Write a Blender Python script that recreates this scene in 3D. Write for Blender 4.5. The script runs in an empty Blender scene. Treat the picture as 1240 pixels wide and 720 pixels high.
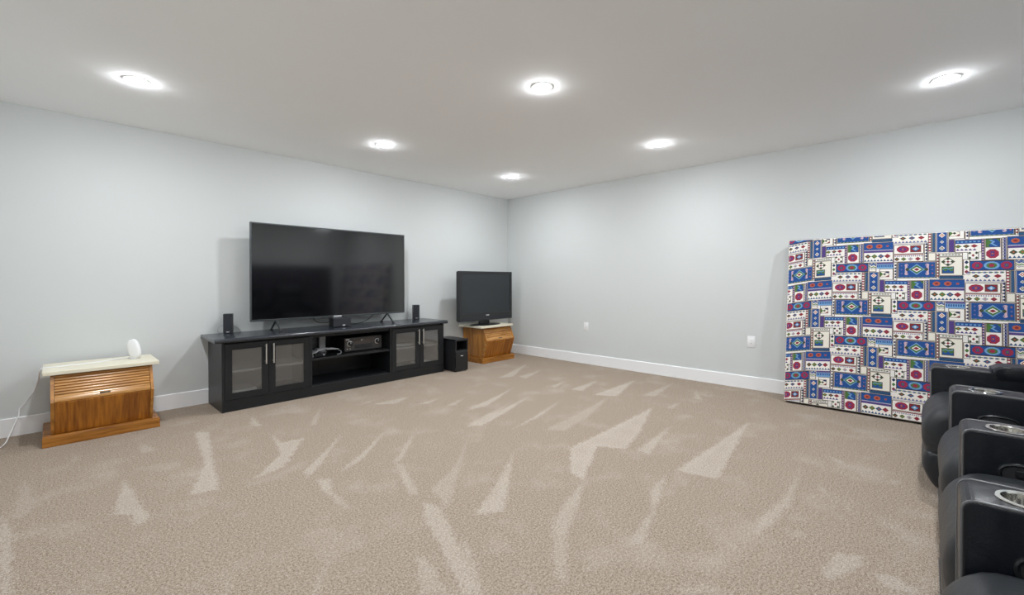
import bpy, bmesh, math, random
import numpy as np
from mathutils import Vector, Matrix
random.seed(3)
scene = bpy.context.scene
COL = scene.collection

# ------------------------------------------------------------------ camera
cam_data = bpy.data.cameras.new('camera')
cam = bpy.data.objects.new('camera', cam_data)
COL.objects.link(cam)
cam_data.sensor_fit = 'HORIZONTAL'
cam_data.sensor_width = 36.0
cam_data.lens = 525.19 / 1240 * 36.0
cam_data.shift_y = -16.6 / 1240
cam_data.clip_start = 0.02
_f = Vector((0.72580657, 0.68787011, -0.00628843))
_r = Vector((0.68787961, -0.72582431, -0.00084495))
_u = Vector((0.00514551, 0.00371241, 0.99997987))
_m = Matrix.Identity(4)
for _i in range(3):
    _m[_i][0], _m[_i][1], _m[_i][2] = _r[_i], _u[_i], -_f[_i]
_m.translation = Vector((-5.01664, -4.84680, 1.13348))
cam.matrix_world = _m
scene.camera = cam

# ------------------------------------------------------------------ world, light and exposure
world = bpy.data.worlds.new('world')
scene.world = world
world.use_nodes = True
world.node_tree.nodes['Background'].inputs[0].default_value = (0.6, 0.65, 0.7, 1)
world.node_tree.nodes['Background'].inputs[1].default_value = 0.3
LAMP_STRENGTH = 645.0            # radiance of every downlight lens
LAMP_COLOR = (0.94, 0.97, 1.0)
scene.view_settings.view_transform = 'Standard'
scene.view_settings.look = 'None'
scene.view_settings.gamma = 1.0
scene.view_settings.use_curve_mapping = False
scene.view_settings.exposure = 0.0
try:
    scene.cycles.max_bounces = 16
    scene.cycles.diffuse_bounces = 10
    scene.cycles.glossy_bounces = 6
    scene.cycles.transparent_max_bounces = 12
except Exception:
    pass

H = 2.44
RX, RY = -5.72, -6.06            # far ends of the room (corner of the two seen walls is the origin)


# ------------------------------------------------------------------ materials
def new_mat(name):
    m = bpy.data.materials.new(name)
    m.use_nodes = True
    nt = m.node_tree
    return m, nt, nt.nodes['Principled BSDF']


def plain(name, col, rough=0.5, metal=0.0, spec=None, noise=0.0, nscale=40.0, bump=0.0, bscale=200.0):
    m, nt, b = new_mat(name)
    b.inputs['Base Color'].default_value = (*col, 1)
    b.inputs['Roughness'].default_value = rough
    b.inputs['Metallic'].default_value = metal
    if spec is not None:
        b.inputs['Specular IOR Level'].default_value = spec
    tc = nt.nodes.new('ShaderNodeTexCoord')
    if noise:
        n = nt.nodes.new('ShaderNodeTexNoise'); n.inputs['Scale'].default_value = nscale
        n.inputs['Detail'].default_value = 4
        nt.links.new(tc.outputs['Object'], n.inputs['Vector'])
        r = nt.nodes.new('ShaderNodeMapRange')
        r.inputs['To Min'].default_value = 1 - noise; r.inputs['To Max'].default_value = 1 + noise
        nt.links.new(n.outputs['Fac'], r.inputs['Value'])
        v = nt.nodes.new('ShaderNodeVectorMath'); v.operation = 'SCALE'
        v.inputs[0].default_value = col
        nt.links.new(r.outputs['Result'], v.inputs['Scale'])
        nt.links.new(v.outputs['Vector'], b.inputs['Base Color'])
    if bump:
        n2 = nt.nodes.new('ShaderNodeTexNoise'); n2.inputs['Scale'].default_value = bscale
        n2.inputs['Detail'].default_value = 3
        nt.links.new(tc.outputs['Object'], n2.inputs['Vector'])
        bp = nt.nodes.new('ShaderNodeBump'); bp.inputs['Strength'].default_value = bump
        bp.inputs['Distance'].default_value = 0.002
        nt.links.new(n2.outputs['Fac'], bp.inputs['Height'])
        nt.links.new(bp.outputs['Normal'], b.inputs['Normal'])
    return m


def wood(name, dark, light, axis='Z', rough=0.3, scale=1.0, sq=(1, 1, 1)):
    """oak: long grain along axis, wavy cathedral figure and fine pores"""
    m, nt, b = new_mat(name)
    tc = nt.nodes.new('ShaderNodeTexCoord')
    mp = nt.nodes.new('ShaderNodeMapping')
    sc = {'X': (0.07, 1, 1), 'Y': (1, 0.07, 1), 'Z': (1, 1, 0.07)}[axis]
    mp.inputs['Scale'].default_value = [s * scale * q for s, q in zip(sc, sq)]
    mp.inputs['Location'].default_value = (0.37, 0.11, 0.23)
    nt.links.new(tc.outputs['Object'], mp.inputs['Vector'])
    n1 = nt.nodes.new('ShaderNodeTexNoise'); n1.inputs['Scale'].default_value = 9
    n1.inputs['Detail'].default_value = 2; n1.inputs['Distortion'].default_value = 0.35
    n2 = nt.nodes.new('ShaderNodeTexNoise'); n2.inputs['Scale'].default_value = 90
    n2.inputs['Detail'].default_value = 3
    for n in (n1, n2):
        nt.links.new(mp.outputs['Vector'], n.inputs['Vector'])
    w = nt.nodes.new('ShaderNodeMath'); w.operation = 'MULTIPLY'; w.inputs[1].default_value = 26
    nt.links.new(n1.outputs['Fac'], w.inputs[0])
    s = nt.nodes.new('ShaderNodeMath'); s.operation = 'SINE'
    nt.links.new(w.outputs[0], s.inputs[0])
    a = nt.nodes.new('ShaderNodeMath'); a.operation = 'MULTIPLY_ADD'
    a.inputs[1].default_value = 0.13
    nt.links.new(s.outputs[0], a.inputs[0]); nt.links.new(n2.outputs['Fac'], a.inputs[2])
    cr = nt.nodes.new('ShaderNodeValToRGB')
    cr.color_ramp.elements[0].position = 0.22; cr.color_ramp.elements[0].color = (*dark, 1)
    cr.color_ramp.elements[1].position = 0.72; cr.color_ramp.elements[1].color = (*light, 1)
    nt.links.new(a.outputs[0], cr.inputs['Fac'])
    nt.links.new(cr.outputs['Color'], b.inputs['Base Color'])
    b.inputs['Roughness'].default_value = rough
    bp = nt.nodes.new('ShaderNodeBump'); bp.inputs['Strength'].default_value = 0.15
    bp.inputs['Distance'].default_value = 0.001
    nt.links.new(a.outputs[0], bp.inputs['Height']); nt.links.new(bp.outputs['Normal'], b.inputs['Normal'])
    return m


def leather(name, col, rough):
    m, nt, b = new_mat(name)
    tc = nt.nodes.new('ShaderNodeTexCoord')
    b.inputs['Base Color'].default_value = (*col, 1)
    b.inputs['Roughness'].default_value = rough
    b.inputs['Specular IOR Level'].default_value = 0.32
    v = nt.nodes.new('ShaderNodeTexVoronoi'); v.inputs['Scale'].default_value = 420
    n = nt.nodes.new('ShaderNodeTexNoise'); n.inputs['Scale'].default_value = 9; n.inputs['Detail'].default_value = 5
    n.inputs['Distortion'].default_value = 0.6
    for q in (v, n):
        nt.links.new(tc.outputs['Object'], q.inputs['Vector'])
    b1 = nt.nodes.new('ShaderNodeBump'); b1.inputs['Strength'].default_value = 0.18; b1.inputs['Distance'].default_value = 0.0012
    b2 = nt.nodes.new('ShaderNodeBump'); b2.inputs['Strength'].default_value = 0.35; b2.inputs['Distance'].default_value = 0.012
    nt.links.new(v.outputs['Distance'], b1.inputs['Height'])
    nt.links.new(n.outputs['Fac'], b2.inputs['Height'])
    nt.links.new(b2.outputs['Normal'], b1.inputs['Normal'])
    nt.links.new(b1.outputs['Normal'], b.inputs['Normal'])
    return m


def attr_mat(name, attr, rough=0.8, bump=0.0):
    """flat print: colours come from a face-corner colour attribute"""
    m, nt, b = new_mat(name)
    a = nt.nodes.new('ShaderNodeVertexColor'); a.layer_name = attr
    nt.links.new(a.outputs['Color'], b.inputs['Base Color'])
    b.inputs['Roughness'].default_value = rough
    return m


def pane_mat(name, tint, gloss, haze=0.11):
    m = bpy.data.materials.new(name); m.use_nodes = True
    nt = m.node_tree; nt.nodes.clear()
    o = nt.nodes.new('ShaderNodeOutputMaterial')
    t = nt.nodes.new('ShaderNodeBsdfTransparent'); t.inputs[0].default_value = (*tint, 1)
    g = nt.nodes.new('ShaderNodeBsdfGlossy'); g.inputs['Roughness'].default_value = 0.04
    g.inputs['Color'].default_value = (0.9, 0.9, 0.9, 1)
    fr = nt.nodes.new('ShaderNodeFresnel'); fr.inputs['IOR'].default_value = gloss
    mx = nt.nodes.new('ShaderNodeMixShader')
    nt.links.new(fr.outputs[0], mx.inputs[0])
    nt.links.new(t.outputs[0], mx.inputs[1]); nt.links.new(g.outputs[0], mx.inputs[2])
    hz = nt.nodes.new('ShaderNodeBsdfDiffuse'); hz.inputs[0].default_value = (0.50, 0.48, 0.455, 1)
    m2 = nt.nodes.new('ShaderNodeMixShader'); m2.inputs[0].default_value = haze
    nt.links.new(mx.outputs[0], m2.inputs[1]); nt.links.new(hz.outputs[0], m2.inputs[2])
    nt.links.new(m2.outputs[0], o.inputs['Surface'])
    return m


def emit_mat(name, col, s):
    m = bpy.data.materials.new(name); m.use_nodes = True
    nt = m.node_tree; nt.nodes.clear()
    o = nt.nodes.new('ShaderNodeOutputMaterial')
    e = nt.nodes.new('ShaderNodeEmission'); e.inputs[0].default_value = (*col, 1); e.inputs[1].default_value = s
    nt.links.new(e.outputs[0], o.inputs['Surface'])
    return m


def carpet_mat():
    m, nt, b = new_mat('carpet')
    L = nt.links.new
    tc = nt.nodes.new('ShaderNodeTexCoord')
    at = nt.nodes.new('ShaderNodeAttribute'); at.attribute_name = 'nap'

    def noise(scale, det=3, rough=0.6, dist=0.0):
        n = nt.nodes.new('ShaderNodeTexNoise'); n.inputs['Scale'].default_value = scale
        n.inputs['Detail'].default_value = det; n.inputs['Roughness'].default_value = rough
        n.inputs['Distortion'].default_value = dist
        L(tc.outputs['Object'], n.inputs['Vector'])
        return n
    tuft = noise(270, 2); fleck = noise(105, 3, 0.7); mott = noise(3.2, 4)
    # pile colour: warm beige with darker and paler yarn flecks
    cr = nt.nodes.new('ShaderNodeValToRGB')
    e = cr.color_ramp.elements
    e[0].position = 0.39; e[0].color = (0.165, 0.122, 0.088, 1)
    e[1].position = 0.61; e[1].color = (0.545, 0.468, 0.392, 1)
    mid = e.new(0.5); mid.color = (0.345, 0.280, 0.221, 1)
    mix = nt.nodes.new('ShaderNodeMath'); mix.operation = 'MULTIPLY_ADD'; mix.inputs[1].default_value = 0.55
    half = nt.nodes.new('ShaderNodeMath'); half.operation = 'MULTIPLY'; half.inputs[1].default_value = 0.45
    L(fleck.outputs['Fac'], half.inputs[0]); L(tuft.outputs['Fac'], mix.inputs[0]); L(half.outputs[0], mix.inputs[2])
    L(mix.outputs[0], cr.inputs['Fac'])
    # brushed nap (vacuum strokes and footprints) is paler and greyer
    nap = nt.nodes.new('ShaderNodeMix'); nap.data_type = 'RGBA'
    nap.inputs['B'].default_value = (0.635, 0.575, 0.515, 1)
    edge = nt.nodes.new('ShaderNodeMath'); edge.operation = 'MULTIPLY'
    rr = nt.nodes.new('ShaderNodeMapRange'); rr.inputs['From Min'].default_value = 0.35; rr.inputs['From Max'].default_value = 0.6
    rr.inputs['To Min'].default_value = 0.35; rr.inputs['To Max'].default_value = 0.8
    L(mix.outputs[0], rr.inputs['Value'])
    L(at.outputs['Fac'], edge.inputs[0]); L(rr.outputs['Result'], edge.inputs[1])
    # broad faint mottling
    mr = nt.nodes.new('ShaderNodeMapRange'); mr.inputs['From Min'].default_value = 0.52; mr.inputs['From Max'].default_value = 0.8
    mr.inputs['To Min'].default_value = 0.0; mr.inputs['To Max'].default_value = 0.28
    L(mott.outputs['Fac'], mr.inputs['Value'])
    ad = nt.nodes.new('ShaderNodeMath'); ad.operation = 'MAXIMUM'
    L(edge.outputs[0], ad.inputs[0]); L(mr.outputs['Result'], ad.inputs[1])
    L(ad.outputs[0], nap.inputs['Factor']); L(cr.outputs['Color'], nap.inputs['A'])
    L(nap.outputs['Result'], b.inputs['Base Color'])
    b.inputs['Roughness'].default_value = 0.95
    b.inputs['Specular IOR Level'].default_value = 0.1
    bp = nt.nodes.new('ShaderNodeBump'); bp.inputs['Strength'].default_value = 0.85; bp.inputs['Distance'].default_value = 0.008
    L(mix.outputs[0], bp.inputs['Height']); L(bp.outputs['Normal'], b.inputs['Normal'])
    return m


def plaid_mat():
    m, nt, b = new_mat('navy_plaid')
    tc = nt.nodes.new('ShaderNodeTexCoord')
    sx = nt.nodes.new('ShaderNodeSeparateXYZ'); nt.links.new(tc.outputs['Object'], sx.inputs[0])
    tot = None
    for ax in ('X', 'Z'):
        q = nt.nodes.new('ShaderNodeMath'); q.operation = 'PINGPONG'; q.inputs[1].default_value = 0.09
        nt.links.new(sx.outputs[ax], q.inputs[0])
        l = nt.nodes.new('ShaderNodeMath'); l.operation = 'LESS_THAN'; l.inputs[1].default_value = 0.014
        nt.links.new(q.outputs[0], l.inputs[0])
        if tot is None:
            tot = l
        else:
            a = nt.nodes.new('ShaderNodeMath'); a.operation = 'ADD'
            nt.links.new(tot.outputs[0], a.inputs[0]); nt.links.new(l.outputs[0], a.inputs[1]); tot = a
    cr = nt.nodes.new('ShaderNodeValToRGB')
    cr.color_ramp.elements[0].color = (0.02, 0.022, 0.04, 1); cr.color_ramp.elements[1].color = (0.22, 0.19, 0.2, 1)
    h = nt.nodes.new('ShaderNodeMath'); h.operation = 'MULTIPLY'; h.inputs[1].default_value = 0.5
    nt.links.new(tot.outputs[0], h.inputs[0]); nt.links.new(h.outputs[0], cr.inputs['Fac'])
    nt.links.new(cr.outputs['Color'], b.inputs['Base Color']); b.inputs['Roughness'].default_value = 0.85
    return m


M = {
    'wall': plain('wall_paint', (0.615, 0.640, 0.640), 0.75, noise=0.012, nscale=3, bump=0.06, bscale=260),
    'ceiling': plain('ceiling_paint', (0.925, 0.935, 0.945), 0.9, noise=0.01, nscale=3, bump=0.05, bscale=180),
    'trim': plain('white_trim_paint', (0.86, 0.87, 0.885), 0.35),
    'carpet': carpet_mat(),
    'blackwood': plain('black_stained_wood', (0.0115, 0.0130, 0.0150), 0.36, spec=0.4, noise=0.12, nscale=30),
    'blacktop': plain('black_counter_laminate', (0.024, 0.028, 0.036), 0.22, spec=0.6, noise=0.1, nscale=60),
    'inside': plain('cabinet_lining', (0.66, 0.645, 0.62), 0.6),
    'nickel': plain('brushed_nickel', (0.78, 0.77, 0.75), 0.28, metal=1.0),
    'brass': plain('aged_brass', (0.60, 0.50, 0.33), 0.3, metal=1.0),
    'darkbrass': plain('dark_bronze', (0.10, 0.075, 0.045), 0.4, metal=0.8),
    'pane': pane_mat('cabinet_pane', (0.93, 0.94, 0.94), 1.55),
    'screen': plain('tv_screen', (0.0015, 0.0017, 0.0022), 0.09, spec=1.25),
    'screen2': plain('tv_screen_matte', (0.020, 0.025, 0.029), 0.38, spec=0.5),
    'bezel': plain('dark_titan_bezel', (0.09, 0.10, 0.105), 0.3, metal=0.7),
    'plastic': plain('black_plastic', (0.016, 0.017, 0.019), 0.38),
    'gloss': plain('gloss_black_plastic', (0.012, 0.014, 0.016), 0.18),
    'grille': plain('speaker_cloth', (0.018, 0.020, 0.026), 0.8, bump=0.3, bscale=900),
    'silver': plain('silver_print', (0.75, 0.76, 0.78), 0.3, metal=0.3),
    'receiver': plain('receiver_face', (0.055, 0.052, 0.050), 0.4),
    'display': plain('receiver_window', (0.075, 0.062, 0.055), 0.15),
    'white': plain('white_plastic', (0.84, 0.85, 0.86), 0.35),
    'cordwhite': plain('white_cord', (0.82, 0.83, 0.85), 0.45),
    'cordgrey': plain('grey_cord', (0.42, 0.43, 0.45), 0.5),
    'cordblack': plain('black_cord', (0.025, 0.025, 0.027), 0.5),
    'boxgrey': plain('pale_device', (0.62, 0.63, 0.64), 0.4),
    'slab': plain('cream_laminate', (0.76, 0.715, 0.57), 0.32, noise=0.05, nscale=7),
    'oak': wood('oak_vertical', (0.20, 0.060, 0.005), (0.46, 0.172, 0.018), 'Z', 0.28, sq=(1, 0.08, 1)),
    'oakx': wood('oak_horizontal', (0.21, 0.075, 0.009), (0.43, 0.175, 0.030), 'X', 0.26),
    'oaky': wood('oak_side', (0.24, 0.090, 0.012), (0.50, 0.220, 0.043), 'Z', 0.30, sq=(0.1, 1, 1)),
    'slat': wood('oak_slat_lit', (0.27, 0.115, 0.030), (0.54, 0.275, 0.085), 'X', 0.17),  # same oak, light from above painted in as a paler tone
    'leather': leather('black_leather', (0.0035, 0.0050, 0.0085), 0.30),
    'leather2': leather('black_leather_paler', (0.020, 0.0225, 0.0260), 0.42),  # paler, rougher leather for the seat cushions and footrests
    'piping': plain('leather_piping', (0.10, 0.10, 0.105), 0.4),
    'steel': plain('polished_steel', (0.80, 0.79, 0.76), 0.12, metal=1.0),
    'cover': plain('mattress_cover', (0.80, 0.78, 0.75), 0.8, bump=0.2, bscale=700),
    'print': attr_mat('mattress_print', 'print', 0.8),
    'matteblack': plain('matte_black', (0.02, 0.02, 0.022), 0.9),
    'plaid': plaid_mat(),
    'lens': emit_mat('lamp_lens', LAMP_COLOR, LAMP_STRENGTH),
    'footgrey': plain('dark_grey_foot', (0.03, 0.03, 0.033), 0.6),  # plain dark grey for the subwoofer feet
}


# ------------------------------------------------------------------ mesh helpers
def bm_new():
    return bmesh.new()


def merge(bm, other):
    me = bpy.data.meshes.new('tmp'); other.to_mesh(me); other.free()
    bm.from_mesh(me); bpy.data.meshes.remove(me)


def box(bm, x0, x1, y0, y1, z0, z1, bev=0.0, seg=2):
    b = bmesh.new()
    bmesh.ops.create_cube(b, size=1.0)
    for v in b.verts:
        v.co = Vector(((x0 + x1) / 2 + v.co.x * (x1 - x0), (y0 + y1) / 2 + v.co.y * (y1 - y0), (z0 + z1) / 2 + v.co.z * (z1 - z0)))
    if bev > 0:
        bmesh.ops.bevel(b, geom=b.edges[:], offset=bev, segments=seg, profile=0.5, affect='EDGES')
    merge(bm, b)
    return bm


def prism(bm, pts, axis, a, b_, bev=0.0, seg=2):
    """polygon pts in the two other axes, extruded along axis from a to b_"""
    b = bmesh.new()

    def mk(p, t):
        if axis == 'x': return Vector((t, p[0], p[1]))
        if axis == 'y': return Vector((p[0], t, p[1]))
        return Vector((p[0], p[1], t))
    v0 = [b.verts.new(mk(p, a)) for p in pts]
    v1 = [b.verts.new(mk(p, b_)) for p in pts]
    n = len(pts)
    b.faces.new(v0); b.faces.new(v1[::-1])
    for i in range(n):
        b.faces.new((v0[i], v1[i], v1[(i + 1) % n], v0[(i + 1) % n]))
    bmesh.ops.recalc_face_normals(b, faces=b.faces[:])
    if bev > 0:
        bmesh.ops.bevel(b, geom=b.edges[:], offset=bev, segments=seg, profile=0.5, affect='EDGES')
    merge(bm, b)
    return bm


def tube(bm, pts, r, n=8, cap=True, closed=False):
    pts = [Vector(p) for p in pts]
    b = bmesh.new()
    rings = []
    N = len(pts)
    up = Vector((0, 0, 1))
    prev = None
    for i, p in enumerate(pts):
        if closed:
            t = (pts[(i + 1) % N] - pts[i - 1])
        else:
            t = pts[min(i + 1, N - 1)] - pts[max(i - 1, 0)]
        t.normalize()
        if prev is None:
            a = t.cross(up)
            if a.length < 1e-3: a = t.cross(Vector((1, 0, 0)))
        else:
            a = prev - t * prev.dot(t)
        a.normalize(); prev = a
        c = t.cross(a)
        rr = r[i] if isinstance(r, (list, tuple)) else r
        rings.append([b.verts.new(p + a * math.cos(2 * math.pi * k / n) * rr + c * math.sin(2 * math.pi * k / n) * rr) for k in range(n)])
    for i in range(N if closed else N - 1):
        A, B = rings[i], rings[(i + 1) % N]
        for k in range(n):
            b.faces.new((A[k], A[(k + 1) % n], B[(k + 1) % n], B[k]))
    if cap and not closed:
        b.faces.new(rings[0][::-1]); b.faces.new(rings[-1])
    bmesh.ops.recalc_face_normals(b, faces=b.faces[:])
    merge(bm, b)
    return bm


def smooth_path(pts, n=8):
    P = [Vector(p) for p in pts]
    P = [P[0]] + P + [P[-1]]
    out = []
    for i in range(1, len(P) - 2):
        for k in range(n):
            t = k / n
            a, b, c, d = P[i - 1], P[i], P[i + 1], P[i + 2]
            out.append(0.5 * ((2 * b) + (c - a) * t + (2 * a - 5 * b + 4 * c - d) * t * t + (3 * b - a - 3 * c + d) * t ** 3))
    out.append(P[-2])
    return out


def lathe(bm, prof, c, n=32, axis='z', flip=1):
    """prof: (radius, height) pairs around axis through c"""
    b = bmesh.new()

    def mk(r, h, a):
        x, y = r * math.cos(a), r * math.sin(a)
        if axis == 'z': return Vector((c[0] + x, c[1] + y, c[2] + h * flip))
        if axis == 'y': return Vector((c[0] + x, c[1] + h * flip, c[2] + y))
        return Vector((c[0] + h * flip, c[1] + x, c[2] + y))
    rings = []
    for r, h in prof:
        if r < 1e-6: rings.append([b.verts.new(mk(0, h, 0))])
        else: rings.append([b.verts.new(mk(r, h, 2 * math.pi * k / n)) for k in range(n)])
    for A, B in zip(rings, rings[1:]):
        for k in range(n):
            j = (k + 1) % n
            if len(A) == 1 and len(B) == 1: continue
            if len(A) == 1: b.faces.new((A[0], B[j], B[k]))
            elif len(B) == 1: b.faces.new((A[k], A[j], B[0]))
            else: b.faces.new((A[k], A[j], B[j], B[k]))
    bmesh.ops.recalc_face_normals(b, faces=b.faces[:])
    merge(bm, b)
    return bm


def obj(name, bm, mat, parent=None, smooth=False, loc=None):
    me = bpy.data.meshes.new(name)
    bm.to_mesh(me); bm.free()
    o = bpy.data.objects.new(name, me)
    COL.objects.link(o)
    me.materials.append(M[mat] if isinstance(mat, str) else mat)
    if smooth:
        me.polygons.foreach_set('use_smooth', [True] * len(me.polygons))
        try:
            me.set_sharp_from_angle(angle=math.radians(40))
        except Exception:
            pass
    if parent is not None: o.parent = parent
    if loc is not None: o.location = loc
    return o


def thing(name, label, cat, loc=(0, 0, 0), rotz=0.0, group=None):
    o = bpy.data.objects.new(name, None)
    o.empty_display_size = 0.1
    COL.objects.link(o)
    o.location = loc; o.rotation_euler = (0, 0, rotz)
    return tag(o, label, cat, group)


def tag(o, label, cat, group=None):
    o['label'] = label; o['category'] = cat
    if group: o['group'] = group
    return o


def struct(name, bm, mat, smooth=False):
    o = obj(name, bm, mat, None, smooth)
    o['kind'] = 'structure'
    return o


def copy_tree(o, parent=None):
    c = o.copy(); COL.objects.link(c)
    if parent is not None: c.parent = parent
    for ch in list(o.children): copy_tree(ch, c)
    return c


def B(*a, **k):
    return box(bm_new(), *a, **k)

MARKS = [
    (1.00, [(-4.294, -0.867), (-4.223, -0.942), (-4.326, -1.553), (-4.406, -2.068), (-4.527, -2.026), (-4.377, -1.590)]),
    (0.90, [(-4.748, -1.527), (-4.706, -2.170), (-4.761, -2.199), (-4.765, -2.054), (-4.824, -1.991)]),
    (0.80, [(-3.890, -0.790), (-3.899, -1.081), (-3.967, -1.037)]),
    (0.90, [(-3.905, -1.318), (-3.930, -1.581), (-3.782, -1.597), (-4.049, -2.009), (-4.236, -2.069), (-4.003, -1.799)]),
    (0.80, [(-3.549, -1.721), (-3.894, -2.147), (-4.019, -2.277), (-3.995, -2.167)]),
    (0.80, [(-3.260, -1.870), (-3.664, -2.255), (-3.851, -2.336)]),
    (0.70, [(-3.091, -2.008), (-3.492, -2.437), (-3.577, -2.456)]),
    (0.70, [(-3.555, -2.443), (-3.543, -2.518), (-3.689, -2.907), (-3.722, -2.860)]),
    (0.80, [(-3.984, -2.336), (-3.936, -2.388), (-3.989, -2.510), (-4.004, -2.787), (-4.021, -2.746), (-4.020, -2.477)]),
    (0.50, [(-2.935, -2.435), (-3.273, -2.760), (-3.670, -3.129), (-3.611, -2.910), (-3.316, -2.759)]),
    (0.85, [(-3.715, -2.993), (-3.686, -3.083), (-3.830, -3.403), (-3.962, -3.692), (-4.003, -3.648), (-3.873, -3.315), (-3.814, -3.140)]),
    (0.60, [(-3.984, -3.322), (-3.980, -3.404), (-4.039, -3.610), (-4.111, -3.535)]),
    (0.90, [(-3.058, -2.989), (-3.493, -3.345), (-3.596, -3.291), (-3.332, -3.171)]),
    (0.90, [(-5.203, -1.617), (-5.161, -1.814), (-5.130, -2.456), (-5.158, -2.427)]),
    (0.50, [(-4.139, -2.871), (-4.165, -2.983), (-4.367, -3.263), (-4.386, -3.244), (-4.250, -3.081)]),
    (0.50, [(-4.517, -2.836), (-4.591, -3.027), (-4.602, -2.999)]),
    (0.50, [(-4.928, -0.799), (-4.918, -0.973), (-4.945, -0.962)]),
    (0.50, [(-4.605, -0.843), (-4.549, -1.119), (-4.633, -1.112)]),
    (0.60, [(-3.401, -0.968), (-3.601, -1.369), (-3.643, -1.353)]),
    (0.80, [(-2.061, -2.044), (-2.697, -2.284), (-2.760, -2.232)]),
    (0.70, [(-2.782, -1.024), (-3.061, -1.102), (-3.133, -1.085)]),
    (0.70, [(-2.629, -1.186), (-2.845, -1.313), (-3.016, -1.170)]),
    (0.70, [(-2.439, -1.432), (-2.627, -1.524), (-2.729, -1.475)]),
    (0.70, [(-2.283, -1.619), (-2.503, -1.734), (-2.579, -1.710)]),
    (0.70, [(-2.121, -1.855), (-2.442, -1.949), (-2.484, -1.886)]),
    (0.40, [(-5.139, -1.113), (-5.076, -1.583), (-5.121, -1.704), (-5.173, -1.702)]),
    (0.80, [(-0.517, -0.888), (-1.280, -1.315), (-1.434, -1.242)]),
    (0.70, [(-0.751, -1.323), (-1.246, -1.500), (-1.233, -1.365)]),
    (0.70, [(-1.003, -1.902), (-1.364, -2.015), (-1.344, -1.937)]),
    (0.80, [(-0.762, -2.158), (-1.275, -2.298), (-1.305, -2.173)]),
    (1.00, [(-0.475, -2.463), (-1.217, -2.666), (-1.324, -2.469)]),
    (0.50, [(-1.251, -2.609), (-1.910, -2.808), (-2.362, -2.881), (-2.442, -2.758), (-1.933, -2.706)]),
    (0.80, [(-1.685, -1.698), (-2.308, -1.972), (-2.529, -1.944)]),
    (0.90, [(-1.792, -2.035), (-2.391, -2.252), (-2.716, -2.339), (-2.811, -2.264)]),
    (0.80, [(-1.735, -2.358), (-2.190, -2.512), (-2.615, -2.576)]),
    (1.00, [(-1.336, -3.091), (-2.057, -3.325), (-2.379, -3.392), (-2.456, -3.229), (-2.706, -3.336), (-2.960, -3.451), (-2.906, -3.326), (-2.601, -3.107), (-2.293, -3.110)]),
    (0.80, [(-1.708, -3.422), (-2.343, -3.553), (-2.334, -3.459)]),
    (1.00, [(-1.188, -3.838), (-1.676, -3.899), (-2.412, -3.997), (-2.464, -3.779)]),
    (0.70, [(-0.302, -2.838), (-0.957, -2.943), (-1.000, -2.834)]),
    (0.70, [(-0.411, -3.123), (-0.768, -3.325), (-0.782, -3.251)]),
    (0.80, [(-2.554, -3.759), (-2.760, -3.828), (-3.289, -3.977), (-3.326, -3.929), (-2.987, -3.876), (-2.782, -3.773)]),
    (0.70, [(-2.951, -3.460), (-3.174, -3.568), (-3.461, -3.705), (-3.508, -3.655), (-3.371, -3.571), (-3.087, -3.482)]),
    (0.60, [(-3.502, -3.662), (-3.447, -3.699), (-3.705, -3.876), (-3.696, -3.823)]),
    (0.80, [(-2.927, -2.878), (-3.193, -3.097), (-3.516, -3.342), (-3.618, -3.271), (-3.310, -3.114)]),
    (0.70, [(-1.916, -4.312), (-2.466, -4.363), (-2.735, -4.341), (-2.999, -4.276), (-2.698, -4.284), (-2.418, -4.323)]),
    (0.80, [(-2.149, -4.567), (-2.310, -4.592), (-2.354, -4.577)]),
    (0.60, [(-1.577, -4.401), (-1.601, -4.465), (-1.650, -4.514), (-1.681, -4.464)]),
    (0.90, [(-2.845, -4.707), (-2.804, -4.773), (-2.829, -4.817), (-2.863, -4.854), (-2.914, -4.777)]),
    (0.80, [(-2.775, -4.591), (-2.741, -4.664), (-2.772, -4.684), (-2.893, -4.641), (-3.003, -4.594), (-2.965, -4.564)]),
    (0.50, [(-3.432, -4.194), (-3.332, -4.270), (-3.337, -4.352), (-3.471, -4.211)]),
    (0.70, [(-3.778, -3.369), (-3.821, -3.483), (-3.960, -3.694), (-4.008, -3.643)]),
    (0.50, [(-0.939, -3.202), (-1.245, -3.240), (-1.269, -3.180)]),
    (0.50, [(-1.724, -4.710), (-1.724, -4.760), (-1.802, -4.738), (-1.812, -4.714)]),
    (0.40, [(-2.722, -4.400), (-2.698, -4.470), (-2.762, -4.466), (-2.780, -4.426)]),
    (0.50, [(-2.068, -4.430), (-2.155, -4.468), (-2.185, -4.486), (-2.187, -4.447)]),
    (0.50, [(-1.413, -4.830), (-1.792, -4.914), (-2.004, -4.917), (-1.593, -4.863)]),
    (0.35, [(-3.461, -3.826), (-3.358, -3.896), (-3.493, -3.938), (-3.596, -3.897)]),
    (0.35, [(-0.664, -4.053), (-0.570, -4.230), (-0.818, -4.188)]),
    (0.35, [(-0.966, -4.540), (-0.806, -4.765), (-1.037, -4.630)]),
]

# ------------------------------------------------------------------ room shell
T = 0.10
struct('wall_left', B(RX - T, T, 0.0, T, -0.05, H + 0.05), 'wall')
struct('wall_right', B(0.0, T, RY - T, 0.0, -0.05, H + 0.05), 'wall')
struct('wall_back', B(RX - T, T, RY - T, RY, -0.05, H + 0.05), 'wall')
struct('wall_near', B(RX - T, RX, RY, 0.0, -0.05, H + 0.05), 'wall')
struct('ceiling', B(RX - T, T, RY - T, T, H, H + T), 'ceiling')


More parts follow.
